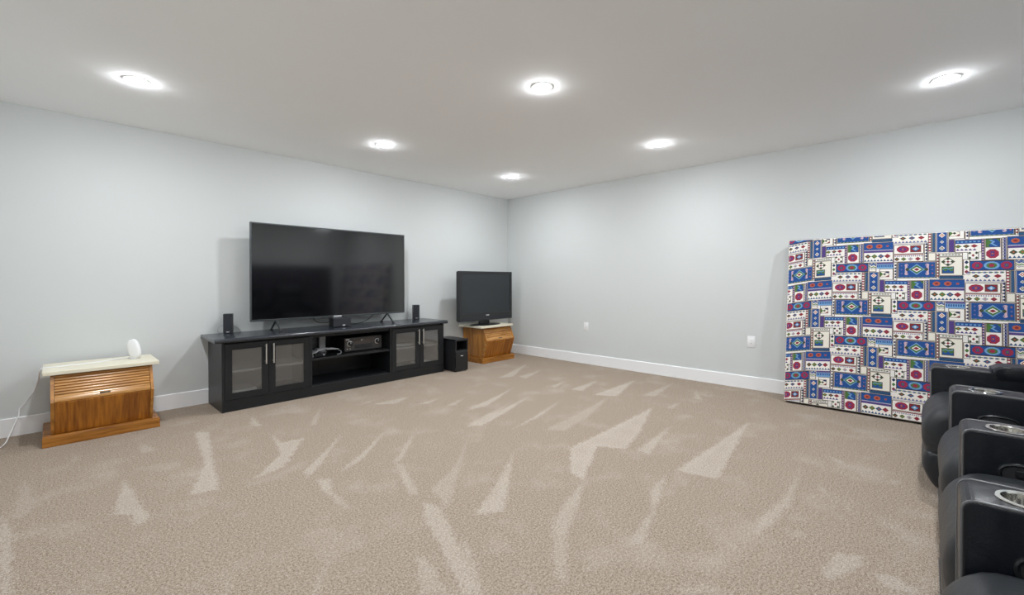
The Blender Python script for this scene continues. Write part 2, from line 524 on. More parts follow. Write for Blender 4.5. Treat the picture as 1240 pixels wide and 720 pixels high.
def skirting(name, axis, a, b, at, sign):
    """13 cm flat skirting board with an eased top edge; at = wall plane, sign = into the room"""
    t, h = 0.014, 0.134
    prof = [(at, 0.0), (at + sign * t, 0.0), (at + sign * t, h - 0.005), (at + sign * (t - 0.005), h), (at, h)]
    return struct(name, prism(bm_new(), prof, axis, a, b), 'trim')


skirting('baseboard_left', 'x', RX, 0.0, 0.0, -1)
bm = bm_new(); prism(bm, [(0, 0), (-0.014, 0), (-0.014, 0.129), (-0.009, 0.134), (0, 0.134)], 'y', RY, -0.014)
struct('baseboard_right', bm, 'trim')
skirting('baseboard_back', 'x', RX, 0.0, RY, 1)
bm = bm_new(); prism(bm, [(RX, 0), (RX + 0.014, 0), (RX + 0.014, 0.129), (RX + 0.009, 0.134), (RX, 0.134)], 'y', RY + 0.014, -0.014)
struct('baseboard_near', bm, 'trim')


# carpet: one fine grid; the nap attribute holds the vacuum strokes and footprints
def carpet():
    st = 0.0105
    nx = int(round(-RX / st)) + 1; ny = int(round(-RY / st)) + 1
    xs = np.linspace(RX, 0, nx); ys = np.linspace(RY, 0, ny)
    X, Y = np.meshgrid(xs, ys, indexing='ij')
    rng = np.random.RandomState(4)
    # ragged sampling positions so the strokes get fuzzy, fibrous edges
    jx = 0.003 * np.sin(X * 61 + Y * 37) + 0.003 * np.sin(X * 23 - Y * 91 + 1.3) + rng.normal(0, 0.007, X.shape)
    jy = 0.003 * np.sin(X * 47 - Y * 53 + 0.7) + 0.003 * np.sin(X * 83 + Y * 29) + rng.normal(0, 0.007, X.shape)
    PX, PY = X + jx, Y + jy
    nap = np.zeros_like(X)
    for w, poly in MARKS:
        P = np.array(poly)
        m = 0.08
        sel = (X > P[:, 0].min() - m) & (X < P[:, 0].max() + m) & (Y > P[:, 1].min() - m) & (Y < P[:, 1].max() + m)
        if not sel.any(): continue
        qx, qy = PX[sel], PY[sel]
        inside = np.zeros(qx.shape, bool); dist = np.full(qx.shape, 9.0); dists = []
        n = len(P)
        for i in range(n):
            (x0, y0), (x1, y1) = P[i], P[(i + 1) % n]
            cond = ((y0 > qy) != (y1 > qy))
            with np.errstate(divide='ignore', invalid='ignore'):
                xi = (x1 - x0) * (qy - y0) / (y1 - y0 + 1e-12) + x0
            inside ^= cond & (qx < xi)
            dx, dy = x1 - x0, y1 - y0
            t = np.clip(((qx - x0) * dx + (qy - y0) * dy) / (dx * dx + dy * dy + 1e-12), 0, 1)
            d = np.hypot(qx - x0 - t * dx, qy - y0 - t * dy)
            dist = np.minimum(dist, d)
        sd = np.where(inside, dist, -dist)
        v = np.clip((sd + 0.010) / 0.024, 0, 1)
        # strongest near the stroke's rim, slightly thinner in its middle
        v = v * (0.66 + 0.34 * np.exp(-np.maximum(sd, 0) / 0.025))
        nap[sel] = np.maximum(nap[sel], w * v)
    nap *= np.clip(0.95 + 0.12 * np.sin(X * 9 + Y * 13) * np.sin(X * 15 - Y * 7), 0, 1.1)
    nap *= np.clip(0.84 + 0.16 * (Y + X + 7.5) / 3.0, 0.78, 1.0) * (0.92 + 0.16 * (rng.rand(*X.shape) - 0.5))
    co = np.stack([X, Y, np.zeros_like(X)], -1).reshape(-1, 3).astype(np.float32)
    idx = np.arange(nx * ny).reshape(nx, ny)
    quads = np.stack([idx[:-1, :-1], idx[1:, :-1], idx[1:, 1:], idx[:-1, 1:]], -1).reshape(-1, 4)
    me = bpy.data.meshes.new('floor')
    me.vertices.add(len(co)); me.vertices.foreach_set('co', co.ravel())
    me.loops.add(quads.size); me.loops.foreach_set('vertex_index', quads.ravel().astype(np.int32))
    me.polygons.add(len(quads))
    me.polygons.foreach_set('loop_start', np.arange(0, quads.size, 4, dtype=np.int32))
    me.update(calc_edges=True)
    a = me.attributes.new('nap', 'FLOAT', 'POINT')
    a.data.foreach_set('value', nap.reshape(-1).astype(np.float32))
    me.materials.append(M['carpet'])
    o = bpy.data.objects.new('floor', me); COL.objects.link(o)
    o['kind'] = 'structure'


carpet()

# ------------------------------------------------------------------ ceiling downlights
LIGHTS = [
    (-1.07, -1.10, 'round recessed ceiling downlight closest to the corner where the two walls meet'),
    (-2.84, -1.08, 'round recessed ceiling downlight above the big television, in front of the left wall'),
    (-4.64, -1.12, 'round recessed ceiling downlight above the small wooden chest on the left'),
    (-2.75, -2.98, 'round recessed ceiling downlight in the middle of the room, centre of the grid'),
    (-1.03, -3.01, 'round recessed ceiling downlight above the far right wall, between corner and patterned mattress'),
    (-1.04, -4.95, 'round recessed ceiling downlight in front of the patterned mattress, rightmost of those in view'),
    (-4.64, -3.00, 'round recessed ceiling downlight on the near side of the room, left of the centre one'),
    (-4.64, -4.95, 'round recessed ceiling downlight at the near corner of the ceiling grid'),
    (-2.79, -4.95, 'round recessed ceiling downlight over the front of the black recliner row'),
]
proto_l = None
for (x, y, lab) in LIGHTS:
    if proto_l is None:
        proto_l = t = thing('ceiling_downlight', lab, 'ceiling light', (x, y, H), group='recessed ceiling downlights')
        bm = bm_new()
        lathe(bm, [(0.053, -0.002), (0.055, -0.003), (0.064, -0.0032), (0.072, -0.002), (0.073, 0.0), (0.053, 0.0), (0.053, -0.002)], (0, 0, 0), 40)
        obj('trim_ring', bm, 'white', t, True)
        bm = bm_new(); lathe(bm, [(0.0, -0.0132), (0.025, -0.0122), (0.042, -0.0088), (0.0545, -0.0034), (0.0545, -0.0005), (0.0, -0.0005)], (0, 0, 0), 40)
        obj('lens', bm, 'lens', t, True)
    else:
        c = copy_tree(proto_l); c.location = (x, y, H); c['label'] = lab

# ------------------------------------------------------------------ wall plates on the right wall
def outlet(loc, label):
    t = thing('wall_outlet', label, 'outlet', loc, group='white wall plates on the right wall')
    obj('plate', B(-0.006, 0.0, -0.037, 0.037, -0.059, 0.059, 0.003), 'white', t, True)
    r = obj('receptacle', B(-0.0085, -0.004, -0.017, 0.017, -0.034, 0.034, 0.0018), 'white', t, True)
    r['label'] = 'raised rectangular socket face'
    for s in (-1, 1):
        for q in (-1, 1):
            obj('slot', B(-0.0092, -0.0080, q * 0.006 - 0.001, q * 0.006 + 0.001, s * 0.017 - 0.004, s * 0.017 + 0.004), 'cordblack', r)
    for s in (-1, 1):
        bm = bm_new(); lathe(bm, [(0, 0.0072), (0.0025, 0.007), (0.0028, 0.0055)], (0, 0, s * 0.048), 10, 'x', -1)
        obj('screw', bm, 'white', t, True)
    return t


outlet((0, -1.496, 0.510), 'white wall plate low on the right wall, nearer to the corner')
outlet((0, -3.545, 0.497), 'white wall plate low on the right wall, beside the patterned mattress')

# ------------------------------------------------------------------ black media console
CX0, CX1, CY0, CY1 = -4.035, -1.665, -0.49, -0.02
con = thing('media_console', 'long black wooden media console with four glass doors and an open middle bay', 'media console', ((CX0 + CX1) / 2, -0.25, 0))
OX, OY = -(CX0 + CX1) / 2, 0.25


def cb(name, x0, x1, y0, y1, z0, z1, mat='blackwood', parent=None, bev=0.0015):
    p = parent or con
    return obj(name, B(x0 + OX, x1 + OX, y0 + OY, y1 + OY, z0, z1, bev), mat, p)


# counter with a bullnose front and end edges
prof = [(CY1, 0.605), (-0.515, 0.605), (-0.525, 0.605)]
for k in range(1, 14):
    a = -math.pi / 2 - math.pi * k / 14
    prof.append((-0.525 + 0.019 * math.cos(a), 0.624 + 0.019 * math.sin(a)))
prof += [(-0.525, 0.643), (-0.515, 0.643), (CY1, 0.643)]
bm = bm_new(); prism(bm, [(y + OY, z) for y, z in prof], 'x', -4.095 + OX, -1.632 + OX)
bmesh.ops.bevel(bm, geom=[e for e in bm.edges if abs(e.verts[0].co.x - e.verts[1].co.x) < 1e-6], offset=0.007, segments=3, profile=0.5, affect='EDGES')
obj('counter', bm, 'blacktop', con, True)
bm = bm_new()
prism(bm, [(CY1 + OY, 0.0), (CY0 + OY, 0.0), (CY0 + OY, 0.604), (CY1 + OY, 0.604)], 'x', CX0 + OX, CX0 + 0.022 + OX, 0.0012)
obj('end_panel', bm, 'blackwood', con)
bm = bm_new()
prism(bm, [(CY1 + OY, 0.0), (CY0 + OY, 0.0), (CY0 + OY, 0.604), (CY1 + OY, 0.604)], 'x', CX1 - 0.022 + OX, CX1 + OX, 0.0012)
obj('end_panel', bm, 'blackwood', con)
cb('divider', -3.298, -3.276, CY0 + 0.004, CY1, 0.085, 0.604)
cb('divider', -2.415, -2.393, CY0 + 0.004, CY1, 0.085, 0.604)
cb('bottom_panel', CX0 + 0.0225, CX1 - 0.0225, CY0 + 0.02, CY1, 0.085, 0.105)
cb('kick_board', CX0 + 0.0225, CX1 - 0.0225, CY0 + 0.006, CY0 + 0.026, 0.0, 0.098)
cb('top_rail', CX0 + 0.0225, CX1 - 0.0225, CY0 + 0.022, CY0 + 0.05, 0.575, 0.6045)
# back boards: lining behind the doors, black behind the open bay with a cable cut-out
for a, b_ in ((CX0 + 0.0225, -3.299), (-2.392, CX1 - 0.0225)):
    cb('back_panel', a, b_, -0.032, -0.022, 0.106, 0.604, 'inside')
cb('back_panel', -3.275, -3.115, -0.032, -0.022, 0.106, 0.604)
cb('back_panel', -3.025, -2.416, -0.032, -0.022, 0.106, 0.604)
cb('back_panel', -3.1145, -3.0255, -0.032, -0.022, 0.106, 0.40)
# shelves
cb('shelf', CX0 + 0.023, -3.299, -0.43, -0.034, 0.325, 0.345, 'inside')
cb('shelf', -2.392, CX1 - 0.023, -0.43, -0.034, 0.335, 0.355, 'inside')
cb('shelf', -3.2755, -2.4155, -0.47, -0.034, 0.345, 0.367)


def cab_door(x0, x1, hx, lab=None):
    z0, z1 = 0.103, 0.590
    y0, y1 = CY0 - 0.0005, CY0 + 0.0195
    s = 0.055
    bm = bm_new()
    for (a, b_, c, d) in ((x0, x0 + s, z0, z1), (x1 - s, x1, z0, z1), (x0 + s, x1 - s, z0, z0 + s), (x0 + s, x1 - s, z1 - s, z1)):
        box(bm, a + OX, b_ + OX, y0 + OY, y1 + OY, c, d, 0.0012)
    d = obj('door', bm, 'blackwood', con)
    obj('pane', B(x0 + s - 0.004 + OX, x1 - s + 0.004 + OX, y0 + 0.008 + OY, y0 + 0.012 + OY, z0 + s - 0.004, z1 - s + 0.004), 'pane', d)
    bm = bm_new()
    yh = y0 - 0.03
    tube(bm, [(hx + OX, yh + OY, 0.385), (hx + OX, yh + OY, 0.565)], 0.0062, 12)
    for z in (0.405, 0.545):
        tube(bm, [(hx + OX, yh + OY, z), (hx + OX, y0 + OY + 0.0005, z)], 0.0045, 8)
    h = obj('handle', bm, 'nickel', d, True)
    h['label'] = 'brushed nickel bar handle'
    return d


cab_door(-4.011, -3.6665, -3.695)
cab_door(-3.6635, -3.300, -3.632)
cab_door(-2.391, -2.0205, -2.046)
cab_door(-2.0175, -1.6885, -1.986)

# things kept in the console -------------------------------------------------
t = thing('set_top_box', 'silver flat box behind the leftmost glass door of the console', 'media device', (-3.855, -0.325, 0.1055))
obj('housing', B(-0.115, 0.10, -0.13, 0.11, 0.004, 0.066, 0.004), 'boxgrey', t, True)
obj('front_panel', B(-0.075, 0.085, -0.134, -0.1305, 0.012, 0.058, 0.001), 'white', t)
for s in (-0.095, 0.08):
    for q in (-0.1, 0.09):
        obj('foot', B(s - 0.01, s + 0.01, q - 0.01, q + 0.01, 0.0, 0.0045), 'plastic', t)
bm = bm_new(); box(bm, -0.02, 0.025, -0.1365, -0.1342, 0.028, 0.046, 0.0008); obj('button_pad', bm, 'plastic', t)

t = thing('av_receiver', 'charcoal audio receiver with two big knobs on the open console shelf', 'receiver', (-2.665, -0.21, 0.3675))
obj('housing', B(-0.215, 0.215, -0.135, 0.16, 0.012, 0.15, 0.003), 'plastic', t)
fa = obj('front_panel', B(-0.218, 0.218, -0.148, -0.1355, 0.010, 0.152, 0.002), 'receiver', t)
obj('display_window', B(-0.105, 0.105, -0.1495, -0.1475, 0.085, 0.130), 'display', fa)
obj('control_strip', B(-0.105, 0.105, -0.1492, -0.1475, 0.030, 0.074), 'plastic', fa)
for k in range(6):
    obj('button', B(-0.09 + k * 0.033, -0.07 + k * 0.033, -0.1512, -0.1493, 0.055, 0.061), 'receiver', fa)
bm = bm_new(); box(bm, -0.205, -0.165, -0.1492, -0.1478, 0.132, 0.140); obj('nameplate', bm, 'silver', fa)
bm = bm_new(); box(bm, -0.035, -0.012, -0.1502, -0.1495, 0.118, 0.124); obj('nameplate', bm, 'silver', fa)
for s in (-1, 1):
    bm = bm_new(); lathe(bm, [(0.0, 0.024), (0.020, 0.024), (0.0235, 0.021), (0.0245, 0.0)], (s * 0.162, -0.148, 0.09), 28, 'y', -1)
    k = obj('knob', bm, 'gloss', t, True)
    bm = bm_new(); lathe(bm, [(0.0245, 0.0), (0.030, 0.0), (0.030, 0.003), (0.0245, 0.004)], (s * 0.162, -0.148, 0.09), 28, 'y', -1)
    q = obj('knob_ring', bm, 'nickel', k, True)
    bm = bm_new(); box(bm, s * 0.162 - 0.002, s * 0.162 + 0.002, -0.1735, -0.1718, 0.094, 0.110); obj('pointer', bm, 'silver', k)
for x in (-0.19, -0.16):
    bm = bm_new(); lathe(bm, [(0.0, 0.006), (0.005, 0.006), (0.006, 0.0)], (x, -0.148, 0.035), 14, 'y', -1)
    obj('push_button', bm, 'nickel', t, True)
for s in (-0.17, 0.17):
    for q in (-0.11, 0.12):
        bm = bm_new(); lathe(bm, [(0.0, 0.0), (0.018, 0.0), (0.02, 0.0125), (0.0, 0.0125)], (s, q, 0.0), 16)
        obj('foot', bm, 'plastic', t, True)

t = thing('media_player', 'small black box under a tangle of cables on the open console shelf', 'media device', (-3.165, -0.34, 0.3675))
obj('housing', B(-0.055, 0.055, -0.075, 0.06, 0.002, 0.036, 0.004), 'gloss', t, True)
for s in (-1, 1):
    obj('foot', B(s * 0.035 - 0.008, s * 0.035 + 0.008, -0.06, 0.045, 0.0, 0.0025), 'plastic', t)
bm = bm_new(); box(bm, 0.028, 0.044, -0.0765, -0.0748, 0.012, 0.022); obj('port', bm, 'silver', t)

t = thing('modem', 'slim pale grey upright box at the back of the open console shelf', 'media device', (-3.035, -0.13, 0.3675))
obj('housing', B(-0.034, 0.034, -0.03, 0.03, 0.006, 0.20, 0.005), 'boxgrey', t, True)
obj('stand', B(-0.040, 0.040, -0.038, 0.038, 0.0, 0.0065, 0.002), 'boxgrey', t, True)
bm = bm_new(); rr = random.Random(9)
for k in range(6):
    pts = []
    for q in range(8):
        a = q / 7
        pts.append((-3.245 + 0.28 * a + rr.uniform(-0.012, 0.012), -0.35 + rr.uniform(-0.07, 0.075), 0.411 + 0.022 * math.sin(a * 3.14) + rr.uniform(-0.003, 0.014)))
    tube(bm, smooth_path(pts, 6), 0.0034, 6)
tube(bm, smooth_path([(-3.235, -0.10, 0.50), (-3.22, -0.2, 0.47), (-3.205, -0.3, 0.43), (-3.17, -0.35, 0.410)], 6), 0.004, 6)
tube(bm, smooth_path([(-3.255, -0.36, 0.3720), (-3.24, -0.42, 0.374), (-3.235, -0.40, 0.40), (-3.20, -0.38, 0.411)], 6), 0.0034, 6)
tube(bm, smooth_path([(-2.965, -0.36, 0.413), (-2.945, -0.40, 0.40), (-2.95, -0.41, 0.378), (-2.985, -0.40, 0.3715)], 6), 0.0034, 6)
tag(obj('cable_bundle', bm, 'cordgrey', None, True), 'loose bundle of grey cables on the open console shelf', 'cable')

bm = bm_new(); rr = random.Random(4)
for k in range(4):
    pts = []
    for q in range(9):
        a = q / 8
        pts.append((-2.31 + 0.50 * a + rr.uniform(-0.015, 0.015), -0.34 + rr.uniform(-0.06, 0.05), 0.363 + rr.uniform(0.0, 0.024)))
    tube(bm, smooth_path(pts, 6), 0.0038, 6)
tube(bm, smooth_path([(-2.30, -0.37, 0.375), (-2.26, -0.38, 0.395), (-2.20, -0.36, 0.38), (-2.12, -0.37, 0.363)], 6), 0.0038, 6)
tag(obj('cable_bundle', bm, 'cordwhite', None, True), 'white cables on the shelf behind the two right-hand glass doors', 'cable')
bm = bm_new()
prism(bm, [(-2.325, 0.106), (-2.245, 0.106), (-2.262, 0.128), (-2.325, 0.165)], 'y', -0.40, -0.36, 0.003)
tag(obj('power_adapter', bm, 'white', None), 'white wedge-shaped adapter low behind the third glass door', 'adapter')
t = thing('paper_stack', 'white papers lying low behind the rightmost glass door', 'papers', (-1.84, -0.30, 0.1055))
for k in range(3):
    o = obj('sheet', B(-0.11, 0.11, -0.10, 0.10, 0.0005 + k * 0.007, 0.0065 + k * 0.007), 'white', t)
    o.rotation_euler = (0, 0, 0.12 * (k - 1))

# ------------------------------------------------------------------ big television
t = thing('television', 'large black flat-screen television on two splayed feet on the black console', 'television', (-2.893, -0.20, 0.6435))
w2, z0, z1 = 0.8425, 0.103, 1.056
bm = bm_new()
f = 0.011
for a, b_, c, d in ((-w2, -w2 + f, z0, z1), (w2 - f, w2, z0, z1), (-w2 + f, w2 - f, z1 - f, z1), (-w2 + f, w2 - f, z0, z0 + 0.017)):
    box(bm, a, b_, -0.012, 0.018, c, d, 0.0012)
obj('frame', bm, 'bezel', t)
obj('screen', B(-w2 + f - 0.0005, w2 - f + 0.0005, -0.008, 0.004, z0 + 0.0165, z1 - f + 0.0005), 'screen', t)
bm = bm_new(); box(bm, -w2 + 0.006, w2 - 0.006, 0.0185, 0.03, z0 + 0.006, z1 - 0.006, 0.003); box(bm, -0.6, 0.6, 0.031, 0.062, z0 + 0.04, z0 + 0.55, 0.01)
obj('back_shell', bm, 'plastic', t)
obj('logo', B(-0.045, 0.045, -0.0150, -0.0122, z0 + 0.0005, z0 + 0.0135, 0.001), 'silver', t)
for s in (-1, 1):
    bm = bm_new()
    for yy in (-0.125, 0.135):
        tube(bm, [(s * 0.615, 0.004, z0 + 0.004), (s * 0.615, yy, 0.0075)], [0.011, 0.0085], 10)
    ft = obj('foot', bm, 'bezel', t, True)
    for yy in (-0.129, 0.139):
        obj('foot_pad', B(s * 0.615 - 0.011, s * 0.615 + 0.011, yy - 0.016, yy + 0.016, 0.0, 0.008, 0.002), 'plastic', ft)
cab_ = bm_new()
tube(cab_, smooth_path([(-0.24, 0.05, 0.20), (-0.22, 0.075, 0.09), (-0.14, 0.085, 0.04), (0.0, 0.08, 0.045), (0.10, 0.07, 0.09), (0.12, 0.05, 0.2)], 8), 0.0035, 6)
tube(cab_, smooth_path([(0.06, 0.05, 0.18), (0.10, 0.08, 0.05), (0.22, 0.09, 0.006), (0.36, 0.09, 0.02), (0.46, 0.07, 0.09), (0.50, 0.05, 0.2)], 8), 0.0035, 6)
obj('power_cable', cab_, 'cordblack', t, True)

# ------------------------------------------------------------------ small speakers
def satellite(loc, rz, label, w=0.075, h=0.185, d=0.075):
    t = thing('satellite_speaker', label, 'speaker', loc, rz, 'two upright satellite speakers')
    obj('cabinet', B(-w / 2, w / 2, -d / 2 + 0.008, d / 2, 0.003, h, 0.003), 'plastic', t)
    obj('grille', B(-w / 2 + 0.001, w / 2 - 0.001, -d / 2, -d / 2 + 0.0085, 0.004, h - 0.001, 0.003), 'grille', t)
    obj('logo', B(-0.012, 0.012, -d / 2 - 0.0012, -d / 2 + 0.0004, 0.014, 0.0195), 'silver', t)
    obj('foot_pad', B(-w / 2 + 0.006, w / 2 - 0.006, -d / 2 + 0.01, d / 2 - 0.006, 0.0, 0.0035), 'plastic', t)
    return t


satellite((-3.892, -0.10, 0.6435), -0.35, 'small black upright speaker at the left end of the console')
satellite((-1.81, -0.10, 0.6435), -0.35, 'small black upright speaker at the right end of the console', 0.078)
bm = bm_new()
tube(bm, smooth_path([(-3.945, -0.05, 0.648), (-3.965, -0.045, 0.67), (-3.95, -0.04, 0.705), (-3.90, -0.035, 0.722), (-3.84, -0.035, 0.71), (-3.79, -0.04, 0.675), (-3.77, -0.05, 0.647)], 8), 0.003, 6)
tag(obj('speaker_cable', bm, 'cordgrey', None, True), 'grey cable looping behind the left satellite speaker', 'cable')
t = thing('center_speaker', 'small low black center speaker under the middle of the big television', 'speaker', (-2.90, -0.285, 0.6435))
obj('cabinet', B(-0.098, 0.098, -0.05, 0.05, 0.004, 0.098, 0.003), 'plastic', t)
obj('grille', B(-0.096, 0.096, -0.057, -0.0502, 0.006, 0.096, 0.0025), 'grille', t)
obj('logo', B(0.002, 0.03, -0.0585, -0.0568, 0.014, 0.026, 0.001), 'silver', t)
for s in (-0.07, 0.07):
    obj('foot', B(s - 0.01, s + 0.01, -0.03, 0.03, 0.0, 0.0045), 'plastic', t)

# ------------------------------------------------------------------ subwoofer
t = thing('subwoofer', 'black subwoofer box with a port slot, on the carpet beside the console', 'subwoofer', (-1.50, -0.46, 0))
w, d0, d1, h = 0.10, -0.185, 0.185, 0.404
bm = bm_new()
box(bm, -w, w, d0 + 0.012, d1, 0.012, 0.265, 0.002)
box(bm, -w, -w + 0.014, d0 + 0.012, d1, 0.265, h, 0.002); box(bm, w - 0.014, w, d0 + 0.012, d1, 0.265, h, 0.002)
box(bm, -w, w, d0 + 0.012, d1, h - 0.018, h, 0.002); box(bm, -w + 0.014, w - 0.014, d1 - 0.15, d1, 0.266, h - 0.018)
obj('cabinet', bm, 'plastic', t)
bm = bm_new(); prism(bm, [(d0, 0.012), (d0, 0.245), (d0 + 0.028, 0.272), (d0 + 0.011, 0.272), (d0 + 0.0115, 0.012)][::-1], 'x', -w + 0.0005, w - 0.0005)
obj('front_panel', bm, 'gloss', t)
bm = bm_new()
for (a, b_, c, e) in ((-w, -w + 0.014, 0.265, h), (w - 0.014, w, 0.265, h), (-w + 0.014, w - 0.014, h - 0.02, h)):
    box(bm, a + 0.0004, b_ - 0.0004, d0, d0 + 0.0118, c, e - 0.0004)
obj('port_frame', bm, 'plastic', t)
obj('logo', B(-0.018, 0.020, d0 - 0.0015, d0 + 0.0005, 0.192, 0.201), 'silver', t)
for s in (-0.08, 0.08):
    for q in (d0 + 0.03, d1 - 0.03):
        obj('foot', B(s - 0.012, s + 0.012, q - 0.012, q + 0.012, 0.0, 0.0125), 'footgrey', t)

# ------------------------------------------------------------------ the two roll-top oak chests
def chest(loc, label, slab_dx, slab_y, screws):
    """oak chest with a prow-shaped front: plinth, outward leaning front panel, tambour leaning back, loose cream slab"""
    t = thing('roll_top_chest', label, 'chest', loc, group='roll-top oak chests')
    HB = 0.313                                       # half width of the plinth
    WB = 0.273                                       # half width of the carcass
    bm = bm_new(); box(bm, -HB, HB, -0.47, 0.0, 0.0, 0.066, 0.002); box(bm, -HB + 0.002, HB - 0.002, -0.466, -0.002, 0.066, 0.073, 0.003)
    obj('plinth', bm, 'oakx', t)
    side = [(-0.01, 0.0735), (-0.430, 0.0735), (-0.510, 0.308), (-0.425, 0.486), (-0.01, 0.486)]
    for s in (-1, 1):
        a, b_ = (-WB, -WB + 0.018) if s < 0 else (WB - 0.018, WB)
        bm = bm_new(); prism(bm, side, 'x', a, b_, 0.0015)
        sp = obj('side_panel', bm, 'oaky', t)
        if screws == s:
            for k in range(3):
                f = 0.2 + 0.3 * k
                bm = bm_new(); lathe(bm, [(0.0, 0.004), (0.006, 0.003), (0.008, 0.0)], (s * WB, -0.413 - 0.08 * f, 0.0735 + 0.2345 * f), 14, 'x', s)
                q = obj('screw', bm, 'brass', sp, True)
            if s > 0:
                bm = bm_new(); lathe(bm, [(0.0, 0.016), (0.010, 0.014), (0.012, 0.009), (0.006, 0.003), (0.008, 0.0)], (WB, -0.30, 0.34), 16, 'x', 1)
                obj('knob', bm, 'brass', sp, True)
    obj('back_panel', B(-WB + 0.019, WB - 0.019, -0.025, -0.011, 0.0735, 0.486), 'oak', t)
    # leaning front panel
    pn = (math.cos(math.atan2(0.08, 0.2345)), -math.sin(math.atan2(0.08, 0.2345)))
    P0, P1 = Vector((0, -0.426, 0.0745)), Vector((0, -0.503, 0.300))
    n = Vector((0, (P1 - P0).z, -(P1 - P0).y)).normalized()
    bm = bm_new()
    q = [P0, P1, P1 + n * 0.014, P0 + n * 0.014]
    prism(bm, [(v.y, v.z) for v in q], 'x', -WB + 0.019, WB - 0.019, 0.001)
    obj('front_panel', bm, 'oak', t)
    # tambour: grooved slats between the sides, each its own piece, above a wide pull rail
    A, Bv = Vector((0, -0.502, 0.306)), Vector((0, -0.421, 0.482))
    u = (Bv - A).normalized(); ln = (Bv - A).length
    nn = Vector((0, -u.z, u.y))
    def strip(name, s0, s1, mat, proud):
        b0, b1 = A + u * s0, A + u * s1
        pts = [b0 - nn * 0.010, b1 - nn * 0.010]
        k = 5
        for i in range(k + 1):
            f = 1 - i / k
            pts.append(A + u * (s0 + (s1 - s0) * f) + nn * (proud * math.sqrt(max(0.0, 1 - (2 * f - 1) ** 4)) - 0.003))
        bm = bm_new(); prism(bm, [(v.y, v.z) for v in pts], 'x', -WB + 0.0195, WB - 0.0195)
        return obj(name, bm, mat, t, True)
    rail = strip('pull_rail', 0.002, 0.052, 'slat', 0.006)
    ns = 7
    s0 = 0.053
    st = (ln - s0) / ns
    for k in range(ns):
        strip('slat', s0 + k * st + 0.0006, s0 + (k + 1) * st - 0.0006, 'slat', 0.005)
    c = A + u * 0.027 + nn * 0.003
    bm = bm_new(); box(bm, -0.028, 0.028, -0.005, 0.005, -0.004, 0.007, 0.002)
    h = obj('handle', bm, 'darkbrass', t, True, c)
    h.rotation_euler = (math.atan2(u.z, u.y) - math.pi / 2, 0, 0)
    h['label'] = 'dark bronze pull'
    # loose slab
    bm = bm_new(); box(bm, -0.312 + slab_dx, 0.312 + slab_dx, slab_y, -0.005 + (0.0 if slab_y > -0.49 else 0.0), 0.4865, 0.514, 0.004)
    s = obj('top_slab', bm, 'slab', t)
    s['label'] = 'cream laminate slab laid on top'
    return t


chest((-4.767, -0.055, 0), 'oak roll-top chest with a cream top beside the left end of the console', 0.0, -0.455, 1)
chest((-0.684, -0.02, 0), 'oak roll-top chest in the corner carrying the smaller television', -0.046, -0.488, -1)

# ------------------------------------------------------------------ smaller television in the corner
TZ = 0.5145
t = thing('television', 'smaller dark grey flat television on the corner chest', 'television', (-0.785, -0.30, TZ))
w2, z0, z1 = 0.503, 0.066, 0.755
bm = bm_new()
for a, b_, c, d in ((-w2, -w2 + 0.036, z0, z1), (w2 - 0.036, w2, z0, z1), (-w2 + 0.036, w2 - 0.036, z1 - 0.036, z1), (-w2 + 0.036, w2 - 0.036, z0, z0 + 0.105)):
    box(bm, a, b_, -0.055, 0.0, c, d, 0.0)
bmesh.ops.remove_doubles(bm, verts=bm.verts[:], dist=1e-5)
obj('frame', bm, 'plastic', t)
obj('screen', B(-w2 + 0.0355, w2 - 0.0355, -0.049, -0.003, z0 + 0.1045, z1 - 0.0355), 'screen2', t)
bm = bm_new(); box(bm, -w2 + 0.004, w2 - 0.004, 0.0005, 0.035, z0 + 0.004, z1 - 0.004, 0.012); box(bm, -0.36, 0.36, 0.036, 0.075, z0 + 0.08, z1 - 0.12, 0.015)
obj('back_shell', bm, 'plastic', t)
obj('speaker_bar', B(-w2 + 0.04, w2 - 0.04, -0.0575, -0.0552, z0 + 0.012, z0 + 0.048, 0.001), 'grille', t)
obj('logo', B(-0.026, 0.032, -0.0572, -0.0552, z0 + 0.066, z0 + 0.079, 0.0008), 'silver', t)
bm = bm_new(); prism(bm, [(-0.10, 0.012), (0.10, 0.012), (0.075, 0.12), (-0.075, 0.12)], 'y', -0.012 + 0.012, 0.034, 0.004)
obj('stand_neck', bm, 'plastic', t)
bm = bm_new(); lathe(bm, [(0.0, 0.024), (0.08, 0.023), (0.2, 0.015), (0.262, 0.007), (0.27, 0.0), (0.0, 0.0)], (0, 0, 0), 48)
for v in bm.verts: v.co.y = v.co.y * 0.52 - 0.01
obj('stand_base', bm, 'gloss', t, True)

# ------------------------------------------------------------------ white oval device on the left chest, with its cord
t = thing('wifi_router', 'white oval wireless router standing on the cream top of the left chest', 'router', (-4.580, -0.265, TZ), -0.62)
router_inv = (Matrix.Translation((-4.580, -0.265, TZ)) @ Matrix.Rotation(-0.62, 4, 'Z')).inverted()
bm = bm_new()
b2 = bmesh.new(); bmesh.ops.create_uvsphere(b2, u_segments=32, v_segments=20, radius=1.0)
for v in b2.verts:
    p = v.co.copy()
    e = lambda q, k: math.copysign(abs(q) ** k, q)
    v.co = Vector((e(p.x, 0.8) * 0.041, e(p.y, 0.55) * 0.021, e(p.z, 0.8) * 0.077))
merge(bm, b2)
bmesh.ops.rotate(bm, verts=bm.verts[:], cent=(0, 0, 0), matrix=Matrix.Rotation(-0.06, 3, 'X') @ Matrix.Rotation(-0.27, 3, 'Y'))
bmesh.ops.translate(bm, verts=bm.verts[:], vec=(0, 0, 0.081))
obj('body', bm, 'white', t, True)
